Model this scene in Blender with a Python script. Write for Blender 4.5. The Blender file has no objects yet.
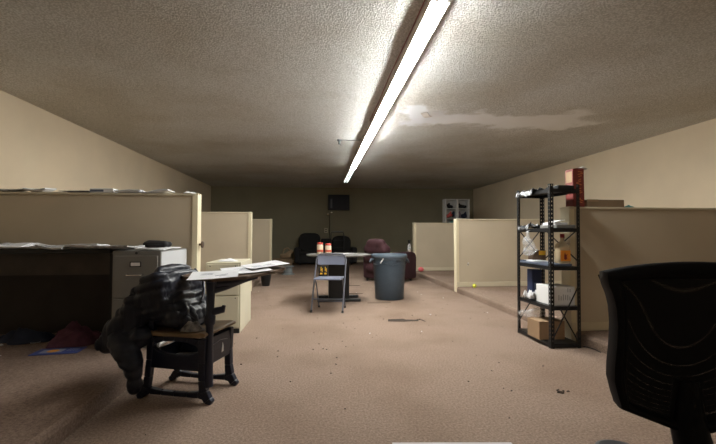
import bpy, bmesh, math, random
from mathutils import Vector, Matrix, noise
sc = bpy.context.scene
COL = sc.collection
PI = math.pi
rnd = random.Random(7)

# ------------------------------------------------------------------ materials
def mat(name, col, rough=.6, metal=0, spec=.4, var=0, vscale=6, bump=0, bscale=80, bdist=.004, col2=None, sheen=0):
    m = bpy.data.materials.new(name); m.use_nodes = True
    nt = m.node_tree; b = nt.nodes['Principled BSDF']
    b.inputs['Base Color'].default_value = (*col, 1)
    b.inputs['Roughness'].default_value = rough
    b.inputs['Metallic'].default_value = metal
    b.inputs['Specular IOR Level'].default_value = spec
    tc = nt.nodes.new('ShaderNodeTexCoord')
    if var or col2:
        n = nt.nodes.new('ShaderNodeTexNoise'); n.inputs['Scale'].default_value = vscale; n.inputs['Detail'].default_value = 5
        nt.links.new(tc.outputs['Object'], n.inputs['Vector'])
        r = nt.nodes.new('ShaderNodeValToRGB')
        c2 = col2 or tuple(max(0, c * (1 - var)) for c in col)
        c1 = col if col2 else tuple(min(1, c * (1 + var * .5)) for c in col)
        r.color_ramp.elements[0].color = (*c2, 1); r.color_ramp.elements[0].position = .3
        r.color_ramp.elements[1].color = (*c1, 1); r.color_ramp.elements[1].position = .7
        nt.links.new(n.outputs['Fac'], r.inputs['Fac']); nt.links.new(r.outputs['Color'], b.inputs['Base Color'])
    if bump:
        n2 = nt.nodes.new('ShaderNodeTexNoise'); n2.inputs['Scale'].default_value = bscale; n2.inputs['Detail'].default_value = 3
        nt.links.new(tc.outputs['Object'], n2.inputs['Vector'])
        bp = nt.nodes.new('ShaderNodeBump'); bp.inputs['Strength'].default_value = bump; bp.inputs['Distance'].default_value = bdist
        nt.links.new(n2.outputs['Fac'], bp.inputs['Height']); nt.links.new(bp.outputs['Normal'], b.inputs['Normal'])
    if sheen: b.inputs['Sheen Weight'].default_value = sheen
    return m

def emit(name, col, s):
    m = bpy.data.materials.new(name); m.use_nodes = True; nt = m.node_tree
    nt.nodes.remove(nt.nodes['Principled BSDF'])
    e = nt.nodes.new('ShaderNodeEmission'); e.inputs[0].default_value = (*col, 1); e.inputs[1].default_value = s
    nt.links.new(e.outputs[0], nt.nodes['Material Output'].inputs[0]); return m

def film(name, tint=(.95, .96, 1), alpha=.5, rough=.15):
    """thin clear plastic: part transparent, part white glossy"""
    m = bpy.data.materials.new(name); m.use_nodes = True; nt = m.node_tree
    b = nt.nodes['Principled BSDF']; b.inputs['Base Color'].default_value = (*tint, 1)
    b.inputs['Roughness'].default_value = rough; b.inputs['Alpha'].default_value = alpha
    return m

# carpet: fine speckled pile with worn, soiled areas
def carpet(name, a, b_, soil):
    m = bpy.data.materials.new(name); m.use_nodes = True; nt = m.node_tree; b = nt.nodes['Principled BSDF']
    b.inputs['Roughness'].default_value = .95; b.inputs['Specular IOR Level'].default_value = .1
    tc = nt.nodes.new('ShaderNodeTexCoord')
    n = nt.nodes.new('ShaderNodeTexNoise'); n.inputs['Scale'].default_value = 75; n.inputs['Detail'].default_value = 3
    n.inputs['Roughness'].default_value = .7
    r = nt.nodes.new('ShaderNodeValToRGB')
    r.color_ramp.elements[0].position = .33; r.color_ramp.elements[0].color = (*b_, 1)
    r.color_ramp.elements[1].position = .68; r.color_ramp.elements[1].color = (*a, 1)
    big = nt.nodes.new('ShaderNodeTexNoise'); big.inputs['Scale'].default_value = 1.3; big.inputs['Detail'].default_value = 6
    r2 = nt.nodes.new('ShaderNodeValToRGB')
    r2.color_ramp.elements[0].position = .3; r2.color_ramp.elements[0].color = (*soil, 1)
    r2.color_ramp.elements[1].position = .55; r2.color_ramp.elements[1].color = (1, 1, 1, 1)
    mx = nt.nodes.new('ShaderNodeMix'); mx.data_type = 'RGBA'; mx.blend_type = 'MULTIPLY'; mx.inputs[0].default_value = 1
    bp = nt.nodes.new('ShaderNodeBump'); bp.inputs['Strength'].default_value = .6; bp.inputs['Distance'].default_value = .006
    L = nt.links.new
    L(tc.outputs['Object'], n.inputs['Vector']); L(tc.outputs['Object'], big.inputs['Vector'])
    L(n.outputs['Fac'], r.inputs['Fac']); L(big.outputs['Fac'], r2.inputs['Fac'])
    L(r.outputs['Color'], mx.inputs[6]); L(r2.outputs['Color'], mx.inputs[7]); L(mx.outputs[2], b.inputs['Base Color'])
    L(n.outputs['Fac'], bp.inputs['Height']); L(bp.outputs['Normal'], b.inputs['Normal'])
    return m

def ceiling_mat():
    m = bpy.data.materials.new('popcorn ceiling'); m.use_nodes = True; nt = m.node_tree; b = nt.nodes['Principled BSDF']
    b.inputs['Roughness'].default_value = .95; b.inputs['Specular IOR Level'].default_value = .1
    L = nt.links.new; N = nt.nodes.new
    tc = N('ShaderNodeTexCoord')
    def nz(scale, det=4, vec=None):
        n = N('ShaderNodeTexNoise'); n.inputs['Scale'].default_value = scale; n.inputs['Detail'].default_value = det
        L(vec or tc.outputs['Object'], n.inputs['Vector']); return n
    def mth(op, a, b_=None, clamp=False):
        q = N('ShaderNodeMath'); q.operation = op; q.use_clamp = clamp
        for i, v in enumerate((a, b_)):
            if v is None: continue
            if isinstance(v, (int, float)): q.inputs[i].default_value = v
            else: L(v, q.inputs[i])
        return q.outputs[0]
    # skimmed repair: a long pale smear, wider and bluer at its left end
    sp = N('ShaderNodeSeparateXYZ'); L(tc.outputs['Object'], sp.inputs[0])
    wob = nz(1.6, 5).outputs['Fac']; w2 = mth('MULTIPLY', mth('SUBTRACT', wob, .5), 1.3)
    yy = mth('ADD', mth('SUBTRACT', sp.outputs['Y'], 5.78), w2)
    xx = mth('ADD', mth('SUBTRACT', sp.outputs['X'], 2.75), mth('MULTIPLY', w2, 1.3))
    dy = mth('SUBTRACT', .46, mth('ABSOLUTE', yy)); dx = mth('SUBTRACT', 1.6, mth('ABSOLUTE', xx))
    mask = mth('MULTIPLY', mth('MULTIPLY', dy, 8, True), mth('MULTIPLY', dx, 5, True), True)
    fade = mth('SUBTRACT', 1.0, mth('MULTIPLY', mth('SUBTRACT', sp.outputs['X'], 1.7), .28), True)
    pm = mth('MULTIPLY', mask, fade)
    # base tone with water-stain blotches
    st = nz(.55, 6); r = N('ShaderNodeValToRGB')
    r.color_ramp.elements[0].position = .36; r.color_ramp.elements[0].color = (.76, .73, .67, 1)
    r.color_ramp.elements[1].position = .56; r.color_ramp.elements[1].color = (.90, .90, .885, 1)
    L(st.outputs['Fac'], r.inputs['Fac'])
    mx = N('ShaderNodeMix'); mx.data_type = 'RGBA'; L(pm, mx.inputs[0]); L(r.outputs['Color'], mx.inputs[6])
    mx.inputs[7].default_value = (.93, .95, 1.0, 1)
    hollow_shade = N('ShaderNodeMix'); hollow_shade.data_type = 'RGBA'; hollow_shade.blend_type = 'MULTIPLY'; L(mx.outputs[2], hollow_shade.inputs[6]); hollow_shade.inputs[7].default_value = (.72, .71, .69, 1)  # shade painted into the hollows between the popcorn blobs
    L(hollow_shade.outputs[2], b.inputs['Base Color'])
    # texture: blobs of sprayed acoustic
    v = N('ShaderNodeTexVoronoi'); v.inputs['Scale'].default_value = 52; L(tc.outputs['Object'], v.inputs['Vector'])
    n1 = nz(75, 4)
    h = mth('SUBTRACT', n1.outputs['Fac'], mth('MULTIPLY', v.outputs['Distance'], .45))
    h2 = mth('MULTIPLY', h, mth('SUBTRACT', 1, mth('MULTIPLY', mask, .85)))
    L(mth('MULTIPLY', mth('MULTIPLY', mth('SUBTRACT', .40, h), 4.5, True), mth('SUBTRACT', 1, mask)), hollow_shade.inputs[0])
    bp = N('ShaderNodeBump'); bp.inputs['Strength'].default_value = 1.0; bp.inputs['Distance'].default_value = .026
    L(h2, bp.inputs['Height']); L(bp.outputs['Normal'], b.inputs['Normal'])
    return m

def mesh_mat(name, period, ang):
    """woven chair mesh: fine strands with open gaps"""
    m = bpy.data.materials.new(name); m.use_nodes = True; nt = m.node_tree; b = nt.nodes['Principled BSDF']
    b.inputs['Base Color'].default_value = (.006, .006, .007, 1); b.inputs['Roughness'].default_value = .6; b.inputs['Specular IOR Level'].default_value = .12
    L = nt.links.new; N = nt.nodes.new
    tc = N('ShaderNodeTexCoord'); mp = N('ShaderNodeMapping'); mp.inputs['Rotation'].default_value = (0, ang, 0)
    L(tc.outputs['Object'], mp.inputs['Vector']); sp = N('ShaderNodeSeparateXYZ'); L(mp.outputs[0], sp.inputs[0])
    q = N('ShaderNodeMath'); q.operation = 'MULTIPLY'; q.inputs[1].default_value = 1 / period; L(sp.outputs['Z'], q.inputs[0])
    f = N('ShaderNodeMath'); f.operation = 'FRACT'; L(q.outputs[0], f.inputs[0])
    mu = N('ShaderNodeMath'); mu.operation = 'LESS_THAN'; mu.inputs[1].default_value = .07; L(f.outputs[0], mu.inputs[0])
    iv = N('ShaderNodeMath'); iv.operation = 'SUBTRACT'; iv.inputs[0].default_value = 1; L(mu.outputs[0], iv.inputs[1])
    L(iv.outputs[0], b.inputs['Alpha'])
    return m

M = {}
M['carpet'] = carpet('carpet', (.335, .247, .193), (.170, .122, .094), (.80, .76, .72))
M['carpet_shaded'] = carpet('shaded carpet', (.27, .195, .155), (.135, .095, .075), (.72, .68, .65))  # left platform: soiled pile, base tones darkened in place of shade
M['ceiling'] = ceiling_mat()
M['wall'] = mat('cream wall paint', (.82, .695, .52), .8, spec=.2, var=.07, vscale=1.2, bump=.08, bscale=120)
M['wall_back'] = mat('dimmed back wall paint', (.29, .265, .19), .85, spec=.15, var=.07, vscale=1.2)  # wall colour darkened to stand in for the dim light back there
M['partition'] = mat('partition paint', (.53, .45, .335), .75, spec=.2, var=.08, vscale=1.5, bump=.06, bscale=90)
M['post'] = mat('cream gloss post', (.70, .62, .44), .45)
M['cap'] = mat('partition cap', (.62, .55, .41), .55)
M['housing'] = mat('white enamel', (.80, .76, .73), .5)
M['grey_metal'] = mat('grey enamel metal', (.20, .195, .185), .45, var=.06, vscale=3)
M['beige_metal'] = mat('beige enamel metal', (.60, .56, .43), .5, var=.08, vscale=2)
M['dark_metal'] = mat('dark metal', (.03, .03, .032), .45, .3)
M['chrome'] = mat('chrome', (.7, .7, .7), .2, 1)
M['rack'] = mat('black rack steel', (.012, .012, .013), .4, .2)
M['iron'] = mat('navy painted cast iron', (.007, .010, .026), .38, .1, spec=.5, bump=.1, bscale=60)
M['wood_seat'] = mat('worn wood', (.21, .14, .078), .5, var=.35, vscale=12)
M['wood_dark'] = mat('dark brown wood', (.10, .062, .040), .5, var=.4, vscale=10)
M['laminate'] = mat('brown laminate', (.065, .048, .038), .5, var=.2, vscale=8)
M['black_desk'] = mat('black desk panel', (.010, .009, .009), .6)
M['modesty'] = mat('brown panel', (.03, .023, .02), .7, var=.2)
M['jacket'] = mat('black quilted nylon', (.008, .010, .020), .46, spec=.38)
M['paper'] = mat('white paper', (.72, .72, .74), .8, var=.06, vscale=9)
M['newsprint'] = mat('grey newsprint', (.42, .41, .40), .8, var=.5, vscale=26)
M['ink'] = mat('printed ink', (.10, .11, .20), .8)
M['black'] = mat('black plastic', (.012, .012, .013), .4)
M['black_fabric'] = mat('black upholstery', (.012, .011, .012), .75, bump=.2)
M['maroon'] = mat('maroon velour', (.045, .014, .019), .8, var=.35, vscale=7, bump=.3, bscale=50)
M['maroon_cloth'] = mat('maroon cloth', (.085, .028, .048), .9, var=.3, vscale=14)
M['blue_cloth'] = mat('navy cloth', (.02, .026, .05), .9, var=.3)
M['dark_cloth'] = mat('black cloth', (.012, .012, .014), .9)
M['bin'] = mat('grey bin plastic', (.062, .086, .115), .5, var=.12, vscale=9)
M['bin_rim'] = mat('grey bin rim', (.085, .112, .145), .45)
M['chair_metal'] = mat('blue grey chair metal', (.12, .125, .155), .4, .3)
M['chair_vinyl'] = mat('blue grey vinyl', (.16, .175, .24), .45)
M['table_top'] = mat('worn table laminate', (.10, .093, .085), .6, var=.15)
M['glass_red'] = mat('red lid', (.55, .06, .04), .4)
M['jar_body'] = mat('jar filling', (.80, .66, .50), .3)
M['jar_label'] = mat('jar red label', (.62, .12, .07), .5)
M['yellow_print'] = mat('yellow print', (.75, .42, .03), .6)
M['cardboard'] = mat('cardboard', (.33, .215, .125), .85, var=.1, vscale=4)
M['cardboard_dull'] = mat('dull cardboard', (.24, .165, .10), .85, var=.15, vscale=4)
M['tan'] = mat('tan cloth', (.36, .25, .15), .85, var=.2)
M['red_box'] = mat('dark red carton', (.15, .020, .015), .5, var=.15, vscale=9)
M['dull_orange'] = mat('dull orange print', (.42, .13, .04), .6)
M['orange'] = mat('orange print', (.80, .30, .06), .6)
M['white_plastic'] = mat('white card', (.78, .78, .78), .6)
M['grey_print'] = mat('grey print', (.40, .40, .42), .7)
M['blue_box'] = mat('dark blue card', (.018, .028, .075), .5)
M['slate'] = mat('slate blue tray', (.11, .135, .19), .45)
M['film'] = film('clear plastic film', (.9, .92, .95), .26, .12)
M['foil'] = mat('crinkled foil plastic', (.075, .078, .085), .25, 0, .7)
M['glass'] = film('bottle glass', (.62, .50, .32), .55, .08)
M['liquor_label'] = mat('orange label', (.82, .30, .03), .5)
M['red_cap'] = mat('dark red cap', (.22, .02, .02), .4)
M['tv'] = mat('dark blue grey screen', (.014, .016, .030), .55)
M['tv_frame'] = mat('screen frame', (.012, .012, .014), .5)
M['tv_glare'] = mat('screen glare grey', (.10, .11, .14), .5)
M['white_wood'] = mat('white laminate', (.55, .54, .52), .6)
M['pink'] = mat('pink rubber', (.85, .17, .19), .6)
M['yellow'] = mat('yellow felt', (.72, .72, .05), .9, bump=.2)
M['teal'] = mat('teal', (.10, .26, .24), .7)
M['red'] = mat('red', (.42, .07, .06), .7)
M['purple'] = mat('purple grey', (.20, .15, .19), .7)
M['blue_card'] = mat('blue card', (.035, .06, .24), .5)
M['orange_print'] = mat('orange picture', (.80, .36, .05), .6)
M['pale_print'] = mat('pale lettering', (.28, .30, .42), .6)
M['spool'] = mat('grey plastic', (.17, .19, .20), .4)
M['tear'] = mat('exposed brown pad', (.04, .025, .016), .95, var=.5, vscale=18)
M['knit_light'] = mat('knit light', (.33, .31, .29), .95)
M['knit'] = mat('black and white knit', (.03, .03, .035), .95, col2=(.30, .28, .26), vscale=28)
M['red_wire'] = mat('red wire', (.33, .10, .09), .5)
M['tube'] = emit('fluorescent tube', (.99, 1.0, .95), 155.0)
M['tube_b'] = emit('fluorescent tube older', (.97, 1.0, .95), 42.0)
M['tube_dim'] = emit('fluorescent tube dim', (.85, 1.0, .90), 2.2)
M['tube_over'] = emit('fluorescent tube overhead', (.99, 1.0, .95), 7.0)
M['pale_panel'] = mat('pale enamel', (.50, .51, .53), .6)
M['lamp_glass'] = mat('lamp glass chrome', (.85, .85, .8), .1, .9)
M['chair_frame'] = mat('black nylon chair frame', (.004, .004, .005), .55, spec=.10)
M['arm_grey'] = mat('dark grey arm pad', (.05, .052, .058), .45)
M['mesh_a'] = mesh_mat('chair mesh outer', .00150, .0)
M['mesh_b'] = mesh_mat('chair mesh inner', .00150, .0)
M['scuff'] = mat('torn paint', (.10, .08, .06), .9, col2=(.72, .70, .66), vscale=40)

# ------------------------------------------------------------------ mesh builder
class MB:
    def __init__(s): s.bm = bmesh.new()
    def _add(s, verts, faces):
        vs = [s.bm.verts.new(v) for v in verts]
        for f in faces:
            try: s.bm.faces.new([vs[i] for i in f])
            except ValueError: pass
        return vs
    def box(s, c, d, rz=0, mtx=None):
        x, y, z = d[0] / 2, d[1] / 2, d[2] / 2
        m = Matrix.Translation(c) @ (mtx or Matrix.Rotation(rz, 4, 'Z'))
        v = [m @ Vector(p) for p in ((-x, -y, -z), (x, -y, -z), (x, y, -z), (-x, y, -z), (-x, -y, z), (x, -y, z), (x, y, z), (-x, y, z))]
        s._add(v, [(0, 3, 2, 1), (4, 5, 6, 7), (0, 1, 5, 4), (1, 2, 6, 5), (2, 3, 7, 6), (3, 0, 4, 7)]); return s
    def b2(s, lo, hi):
        return s.box([(a + b) / 2 for a, b in zip(lo, hi)], [b - a for a, b in zip(lo, hi)])
    def tube(s, pts, r, n=10, caps=True):
        pts = [Vector(p) for p in pts]; rs = r if isinstance(r, (list, tuple)) else [r] * len(pts)
        rings = []; up = None
        for i, p in enumerate(pts):
            t = (pts[min(i + 1, len(pts) - 1)] - pts[max(i - 1, 0)]).normalized()
            if up is None: up = Vector((0, 0, 1)) if abs(t.z) < .9 else Vector((1, 0, 0))
            a = t.cross(up)
            if a.length < 1e-4: a = t.cross(Vector((.3, 1, .2)))
            a.normalize(); b = a.cross(t).normalized(); up = b
            rings.append([s.bm.verts.new(p + (a * math.cos(2 * PI * k / n) + b * math.sin(2 * PI * k / n)) * rs[i]) for k in range(n)])
        for q, w in zip(rings, rings[1:]):
            for k in range(n): s.bm.faces.new((q[k], q[(k + 1) % n], w[(k + 1) % n], w[k]))
        if caps:
            s.bm.faces.new(rings[0][::-1]); s.bm.faces.new(rings[-1])
        return s
    def lathe(s, c, prof, n=32, cap0=True, cap1=True):
        c = Vector(c); rings = [[s.bm.verts.new(c + Vector((r * math.cos(2 * PI * k / n), r * math.sin(2 * PI * k / n), z))) for k in range(n)] for r, z in prof]
        for q, w in zip(rings, rings[1:]):
            for k in range(n): s.bm.faces.new((q[k], q[(k + 1) % n], w[(k + 1) % n], w[k]))
        if cap0: s.bm.faces.new(rings[0][::-1])
        if cap1: s.bm.faces.new(rings[-1])
        return s
    def prism(s, poly, d, mtx):
        """poly in local xz, extruded along local y by +-d/2, placed by mtx"""
        n = len(poly)
        v = [mtx @ Vector((x, -d / 2, z)) for x, z in poly] + [mtx @ Vector((x, d / 2, z)) for x, z in poly]
        f = [tuple(range(n)), tuple(range(2 * n - 1, n - 1, -1))] + [(i, i + n, (i + 1) % n + n, (i + 1) % n) for i in range(n)]
        s._add(v, f); return s
    def ribbon(s, pts, d, mtx):
        """pts: (x, z, width) centre line in local xz; solid strip of thickness d along y"""
        L, R = [], []
        for i, (x, z, w) in enumerate(pts):
            a = pts[max(i - 1, 0)]; b = pts[min(i + 1, len(pts) - 1)]
            t = Vector((b[0] - a[0], b[1] - a[1])).normalized(); nrm = Vector((-t.y, t.x)) * w / 2
            L.append((x + nrm.x, z + nrm.y)); R.append((x - nrm.x, z - nrm.y))
        for i in range(len(pts) - 1):
            s.prism([L[i], L[i + 1], R[i + 1], R[i]], d, mtx)
        return s
    def ball(s, c, r, sub=2, sc_=(1, 1, 1)):
        q = bmesh.ops.create_icosphere(s.bm, subdivisions=sub, radius=1)
        for v in q['verts']: v.co = Vector(c) + Vector([v.co[i] * sc_[i] * r for i in range(3)])
        return s
    def obj(s, name, m, parent=None, smooth=None, bevel=0, loc=None):
        bmesh.ops.recalc_face_normals(s.bm, faces=s.bm.faces)
        me = bpy.data.meshes.new(name); s.bm.to_mesh(me); s.bm.free()
        o = bpy.data.objects.new(name, me); COL.objects.link(o); me.materials.append(M[m] if isinstance(m, str) else m)
        if parent: o.parent = parent
        if loc: o.location = loc
        if smooth is not None:
            for p in me.polygons: p.use_smooth = True
            if smooth < 180: me.set_sharp_from_angle(angle=math.radians(smooth))
        if bevel:
            b = o.modifiers.new('Bevel', 'BEVEL'); b.width = bevel; b.segments = 2; b.limit_method = 'ANGLE'
        return o

def thing(name, label, cat, loc=(0, 0, 0), rz=0, group=None):
    o = bpy.data.objects.new(name, None); COL.objects.link(o); o.location = loc; o.rotation_euler = (0, 0, rz)
    return tag(o, label, cat, group)
def tag(o, label, cat, group=None):
    o['label'] = label; o['category'] = cat; o['kind'] = 'thing'
    if group: o['group'] = group
    return o
def struct(o): o['kind'] = 'structure'; return o
def plabel(o, t): o['label'] = t; return o
def blob(parts, voxel, smooth_it=6, fn=None):
    """parts: list of (p0, p1, r0, r1) capsules fused to one skin; returns a bmesh builder"""
    mb = MB()
    for p0, p1, r0, r1 in parts:
        p0, p1 = Vector(p0), Vector(p1); n = max(2, int((p1 - p0).length / (min(r0, r1) * .45)) + 1)
        for i in range(n + 1):
            t = i / n; mb.ball(p0.lerp(p1, t), r0 + (r1 - r0) * t, 2)
    me = bpy.data.meshes.new('tmp'); mb.bm.to_mesh(me); mb.bm.free()
    o = bpy.data.objects.new('tmp', me); COL.objects.link(o)
    md = o.modifiers.new('r', 'REMESH'); md.mode = 'VOXEL'; md.voxel_size = voxel
    sm = o.modifiers.new('s', 'SMOOTH'); sm.iterations = smooth_it; sm.factor = .5
    dg = bpy.context.evaluated_depsgraph_get(); dg.update()
    me2 = bpy.data.meshes.new_from_object(o.evaluated_get(dg))
    bpy.data.objects.remove(o); bpy.data.meshes.remove(me)
    out = MB(); out.bm.from_mesh(me2); bpy.data.meshes.remove(me2); out.bm.normal_update()
    if fn:
        mv = [(v, fn(v.co.copy(), v.normal.copy())) for v in out.bm.verts]
        for v, d in mv: v.co = v.co + d
    return out
def heap(c, size, h, seed, n=26, freq=9, thin=.004, minz=.003, edge=.75):
    """a rumpled cloth lying in folds: closed skin with a flat underside"""
    mb = MB(); g = []
    for i in range(n + 1):
        row = []
        for j in range(n + 1):
            a, b = i / n * 2 - 1, j / n * 2 - 1
            # disc mapping with a ragged outline
            x = a * math.sqrt(max(0, 1 - b * b / 2)); y = b * math.sqrt(max(0, 1 - a * a / 2))
            ang = math.atan2(y, x); k = edge + .35 * noise.noise(Vector((math.cos(ang) * 1.7, math.sin(ang) * 1.7, seed)))
            rr = min(1, math.hypot(x, y))
            z = (1 - rr ** 2.2) * (.55 + .45 * noise.noise(Vector((x * 1.6, y * 1.6, seed + 5)))) \
                + .35 * (1 - rr ** 3) * abs(noise.noise(Vector((x * freq * .33, y * freq * .33, seed + 9))))
            row.append((c[0] + x * k * size[0] / 2, c[1] + y * k * size[1] / 2, c[2] + minz + max(0, z) * h))
        g.append(row)
    top = [[mb.bm.verts.new(p) for p in r] for r in g]
    bot = [[mb.bm.verts.new((p[0], p[1], c[2] + .001)) for p in r] for r in g]
    for i in range(n):
        for j in range(n):
            mb.bm.faces.new((top[i][j], top[i + 1][j], top[i + 1][j + 1], top[i][j + 1]))
            mb.bm.faces.new((bot[i][j], bot[i][j + 1], bot[i + 1][j + 1], bot[i + 1][j]))
    for i in range(n):
        for (a, b) in (((i, 0), (i + 1, 0)), ((i + 1, n), (i, n)), ((0, i + 1), (0, i)), ((n, i), (n, i + 1))):
            mb.bm.faces.new((top[a[0]][a[1]], bot[a[0]][a[1]], bot[b[0]][b[1]], top[b[0]][b[1]]))
    return mb
def sheet(c, w, d, rz, seed, curl=.008, n=8, thick=.0012):
    """a sheet of paper with a slight curl, solid but thin"""
    mb = MB(); R = Matrix.Translation(c) @ Matrix.Rotation(rz, 4, 'Z'); top, bot = [], []
    for i in range(n + 1):
        for j in range(n + 1):
            x, y = (i / n - .5) * w, (j / n - .5) * d
            e = max(abs(x) / w, abs(y) / d) * 2
            z = curl * (e ** 3) * max(0, .5 + .9 * noise.noise(Vector((x * 4 + seed, y * 4, seed)))) + .0005
            top.append(mb.bm.verts.new(R @ Vector((x, y, z + thick)))); bot.append(mb.bm.verts.new(R @ Vector((x, y, z))))
    k = n + 1
    for i in range(n):
        for j in range(n):
            a = i * k + j
            mb.bm.faces.new((top[a], top[a + k], top[a + k + 1], top[a + 1])); mb.bm.faces.new((bot[a], bot[a + 1], bot[a + k + 1], bot[a + k]))
    for i in range(n):
        for a, b in ((i * k, i * k + k), (i * k + k + n, i * k + n), (i + 1, i), (n * k + i, n * k + i + 1)):
            mb.bm.faces.new((top[a], bot[a], bot[b], top[b]))
    return mb

# ------------------------------------------------------------------ the setting
XL, XR, YB, YF, ZC = -3.97, 6.17, 14.8, -1.4, 2.87
PL, PR, PH = -1.29, 2.53, .10
struct(MB().b2((XL, YF, -.1), (XR, YB, 0)).obj('floor', 'carpet'))
def plat(name, x0, x1, nose):
    mb = MB(); r = .03
    poly = [(x0, 0), (x1, 0)]
    # rounded carpet nosing on the room side
    if nose > 0: poly += [(x1, PH - r), (x1 - r * .3, PH - r * .3), (x1 - r, PH), (x0, PH)]
    else: poly += [(x1, PH), (x0 + r, PH), (x0 + r * .3, PH - r * .3), (x0, PH - r)]
    mb.prism(poly, YB - YF, Matrix.Translation((0, (YB + YF) / 2, 0)))
    return struct(mb.obj(name, 'carpet_shaded' if nose > 0 else 'carpet'))
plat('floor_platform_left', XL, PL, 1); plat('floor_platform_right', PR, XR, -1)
struct(MB().b2((XL - .1, YF, 0), (XL, YB, ZC)).obj('wall_left', 'wall'))
struct(MB().b2((XR, YF, 0), (XR + .1, YB, ZC)).obj('wall_right', 'wall'))
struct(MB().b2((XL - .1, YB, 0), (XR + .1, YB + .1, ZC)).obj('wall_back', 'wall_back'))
struct(MB().b2((XL - .1, YF - .1, 0), (XR + .1, YF, ZC)).obj('wall_front', 'wall'))
# ceiling, sagging a little between its joists
mb = MB(); nx, ny = 80, 200; g = []
for i in range(nx + 1):
    row = []
    for j in range(ny + 1):
        x = XL - .1 + (XR - XL + .2) * i / nx; y = YF - .1 + (YB - YF + .2) * j / ny
        e = max(0, min(1, (x - XL) / 1.0)) * max(0, min(1, (XR - x) / 1.0)) * max(0, min(1, (YB - y) / .6))
        z = ZC + e * (-.006 * math.sin(2 * PI * y / 1.22 + 1.6 * noise.noise(Vector((x * .5, y * .3, 3)))) - .014 * noise.noise(Vector((x * .9, y * 1.1, 1))))
        row.append(mb.bm.verts.new((x, y, z)))
    g.append(row)
for i in range(nx):
    for j in range(ny): mb.bm.faces.new((g[i][j], g[i][j + 1], g[i + 1][j + 1], g[i + 1][j]))
mb.b2((XL - .1, YF - .1, ZC + .04), (XR + .1, YB + .1, ZC + .12))
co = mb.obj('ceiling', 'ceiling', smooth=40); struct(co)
struct(MB().b2((XL, YB - .012, 0), (XR, YB, .09)).obj('baseboard_back', 'cap'))
struct(MB().b2((XL, YF, PH), (XL + .012, YB, PH + .09)).obj('baseboard_left', 'cap'))
struct(MB().b2((XR - .012, YF, PH), (XR, YB, PH + .09)).obj('baseboard_right', 'cap'))

# ------------------------------------------------------------------ partitions
def partition(x0, x1, y, top, label, postx, th=.10):
    t = thing('partition_wall', label, 'partition', (0, 0, 0), 0, 'half-height cubicle partitions')
    MB().b2((x0, y, PH + .001), (x1, y + th, top - .02)).obj('panel', 'partition', t)
    MB().b2((min(x0, postx) - .0, y - .015, top - .02), (max(x1, postx), y + th + .015, top)).obj('top_cap', 'cap', t, bevel=.003)
    MB().b2((x0 + .0, y - .014, PH + .001), (x1, y, PH + .085)).obj('baseboard', 'cap', t, bevel=.004)
    s = 1 if postx > 0 else -1
    MB().b2((postx - .028, y - .012, .001), (postx + .028, y + th + .012, top + .004)).obj('end_post', 'post', t, bevel=.004)
    return t
pl1 = partition(XL + .01, PL - .0, 4.12, 1.475, 'cream half-height partition behind the paper-strewn desk', PL + .03)
partition(XL + .01, PL - .0, 7.32, 1.475, 'beige half-height partition behind the beige two-drawer cabinet', PL + .03)
partition(XL + .01, PL - .0, 10.5, 1.475, 'olive-lit half-height partition farthest back on the left', PL + .03)
pr1 = partition(2.486, XR - .01, 3.60, 1.33, 'half-height partition behind the mesh office chair with boxes on its ledge', 2.514, .12)
pr2 = partition(PR - .0, XR - .01, 6.86, 1.345, 'half-height partition with a scuff and the yellow ball at its foot', PR + .02)
partition(PR - .0, XR - .01, 10.05, 1.375, 'olive-lit partition behind the maroon recliner with the pink ball', PR + .045)
plabel(MB().prism([(-.012, -.03), (.006, -.034), (.022, .012), (.014, .034), (-.008, .012)], .003, Matrix.Translation((2.745, 6.857, .517)))
       .obj('scuff_mark', 'scuff', pr2), 'torn paint scuff')
k_ = MB().lathe((0, 0, 0), [(.012, 0), (.012, .02), (.034, .026), (.036, .04), (.02, .048)], 16).obj('knob', 'wood_dark', pl1, smooth=40)
k_.rotation_euler = (0, PI / 2, 0); k_.location = (PL + .058, 4.17, .95)

# ------------------------------------------------------------------ fluorescent strips
FX = .893
def fixture(y0, tube_m, label):
    t = thing('fluorescent_strip', label, 'ceiling light', (FX, y0, ZC - .03), 0, 'fluorescent strips along the ceiling')
    Lf = 2.43
    prof = [(-.060, .03), (-.072, -.072), (-.068, -.074), (-.028, -.050), (.028, -.050), (.068, -.074), (.072, -.072), (.060, .03)]
    MB().prism([(x, z) for x, z in prof], Lf, Matrix.Translation((0, Lf / 2, 0))).obj('housing', 'housing', t)
    for s in (-1, 1):
        MB().tube([(s * .042, .03, -.078), (s * .042, Lf - .03, -.078)], .019, 12).obj('tube', tube_m, t, smooth=60)
        for yy in (.012, Lf - .012):
            MB().box((s * .042, yy, -.072), (.036, .022, .06)).obj('lamp_holder', 'white_plastic', t, bevel=.003)
    MB().box((0, Lf / 2, -.075), (.02, .014, .03)).tube([(-.072, Lf / 2, -.078), (-.042, Lf / 2, -.101), (0, Lf / 2, -.07), (.042, Lf / 2, -.101), (.072, Lf / 2, -.078)], .003, 6).obj('tube_clip', 'dark_metal', t)
    return t
Y0 = 2.64
fixture(Y0 - 2.44, 'tube_over', 'fluorescent strip overhead, just outside the top of the photo')
fixture(Y0, 'tube', 'bright fluorescent strip cut by the top edge of the photo')
fixture(Y0 + 2.44, 'tube', 'second bright fluorescent strip, beside the pale ceiling repair')
fixture(Y0 + 4.88, 'tube_b', 'third fluorescent strip, beside the small ceiling lamp socket')
fixture(Y0 + 7.32, 'tube_dim', 'dim greenish last fluorescent strip, nearest the back wall')
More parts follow.
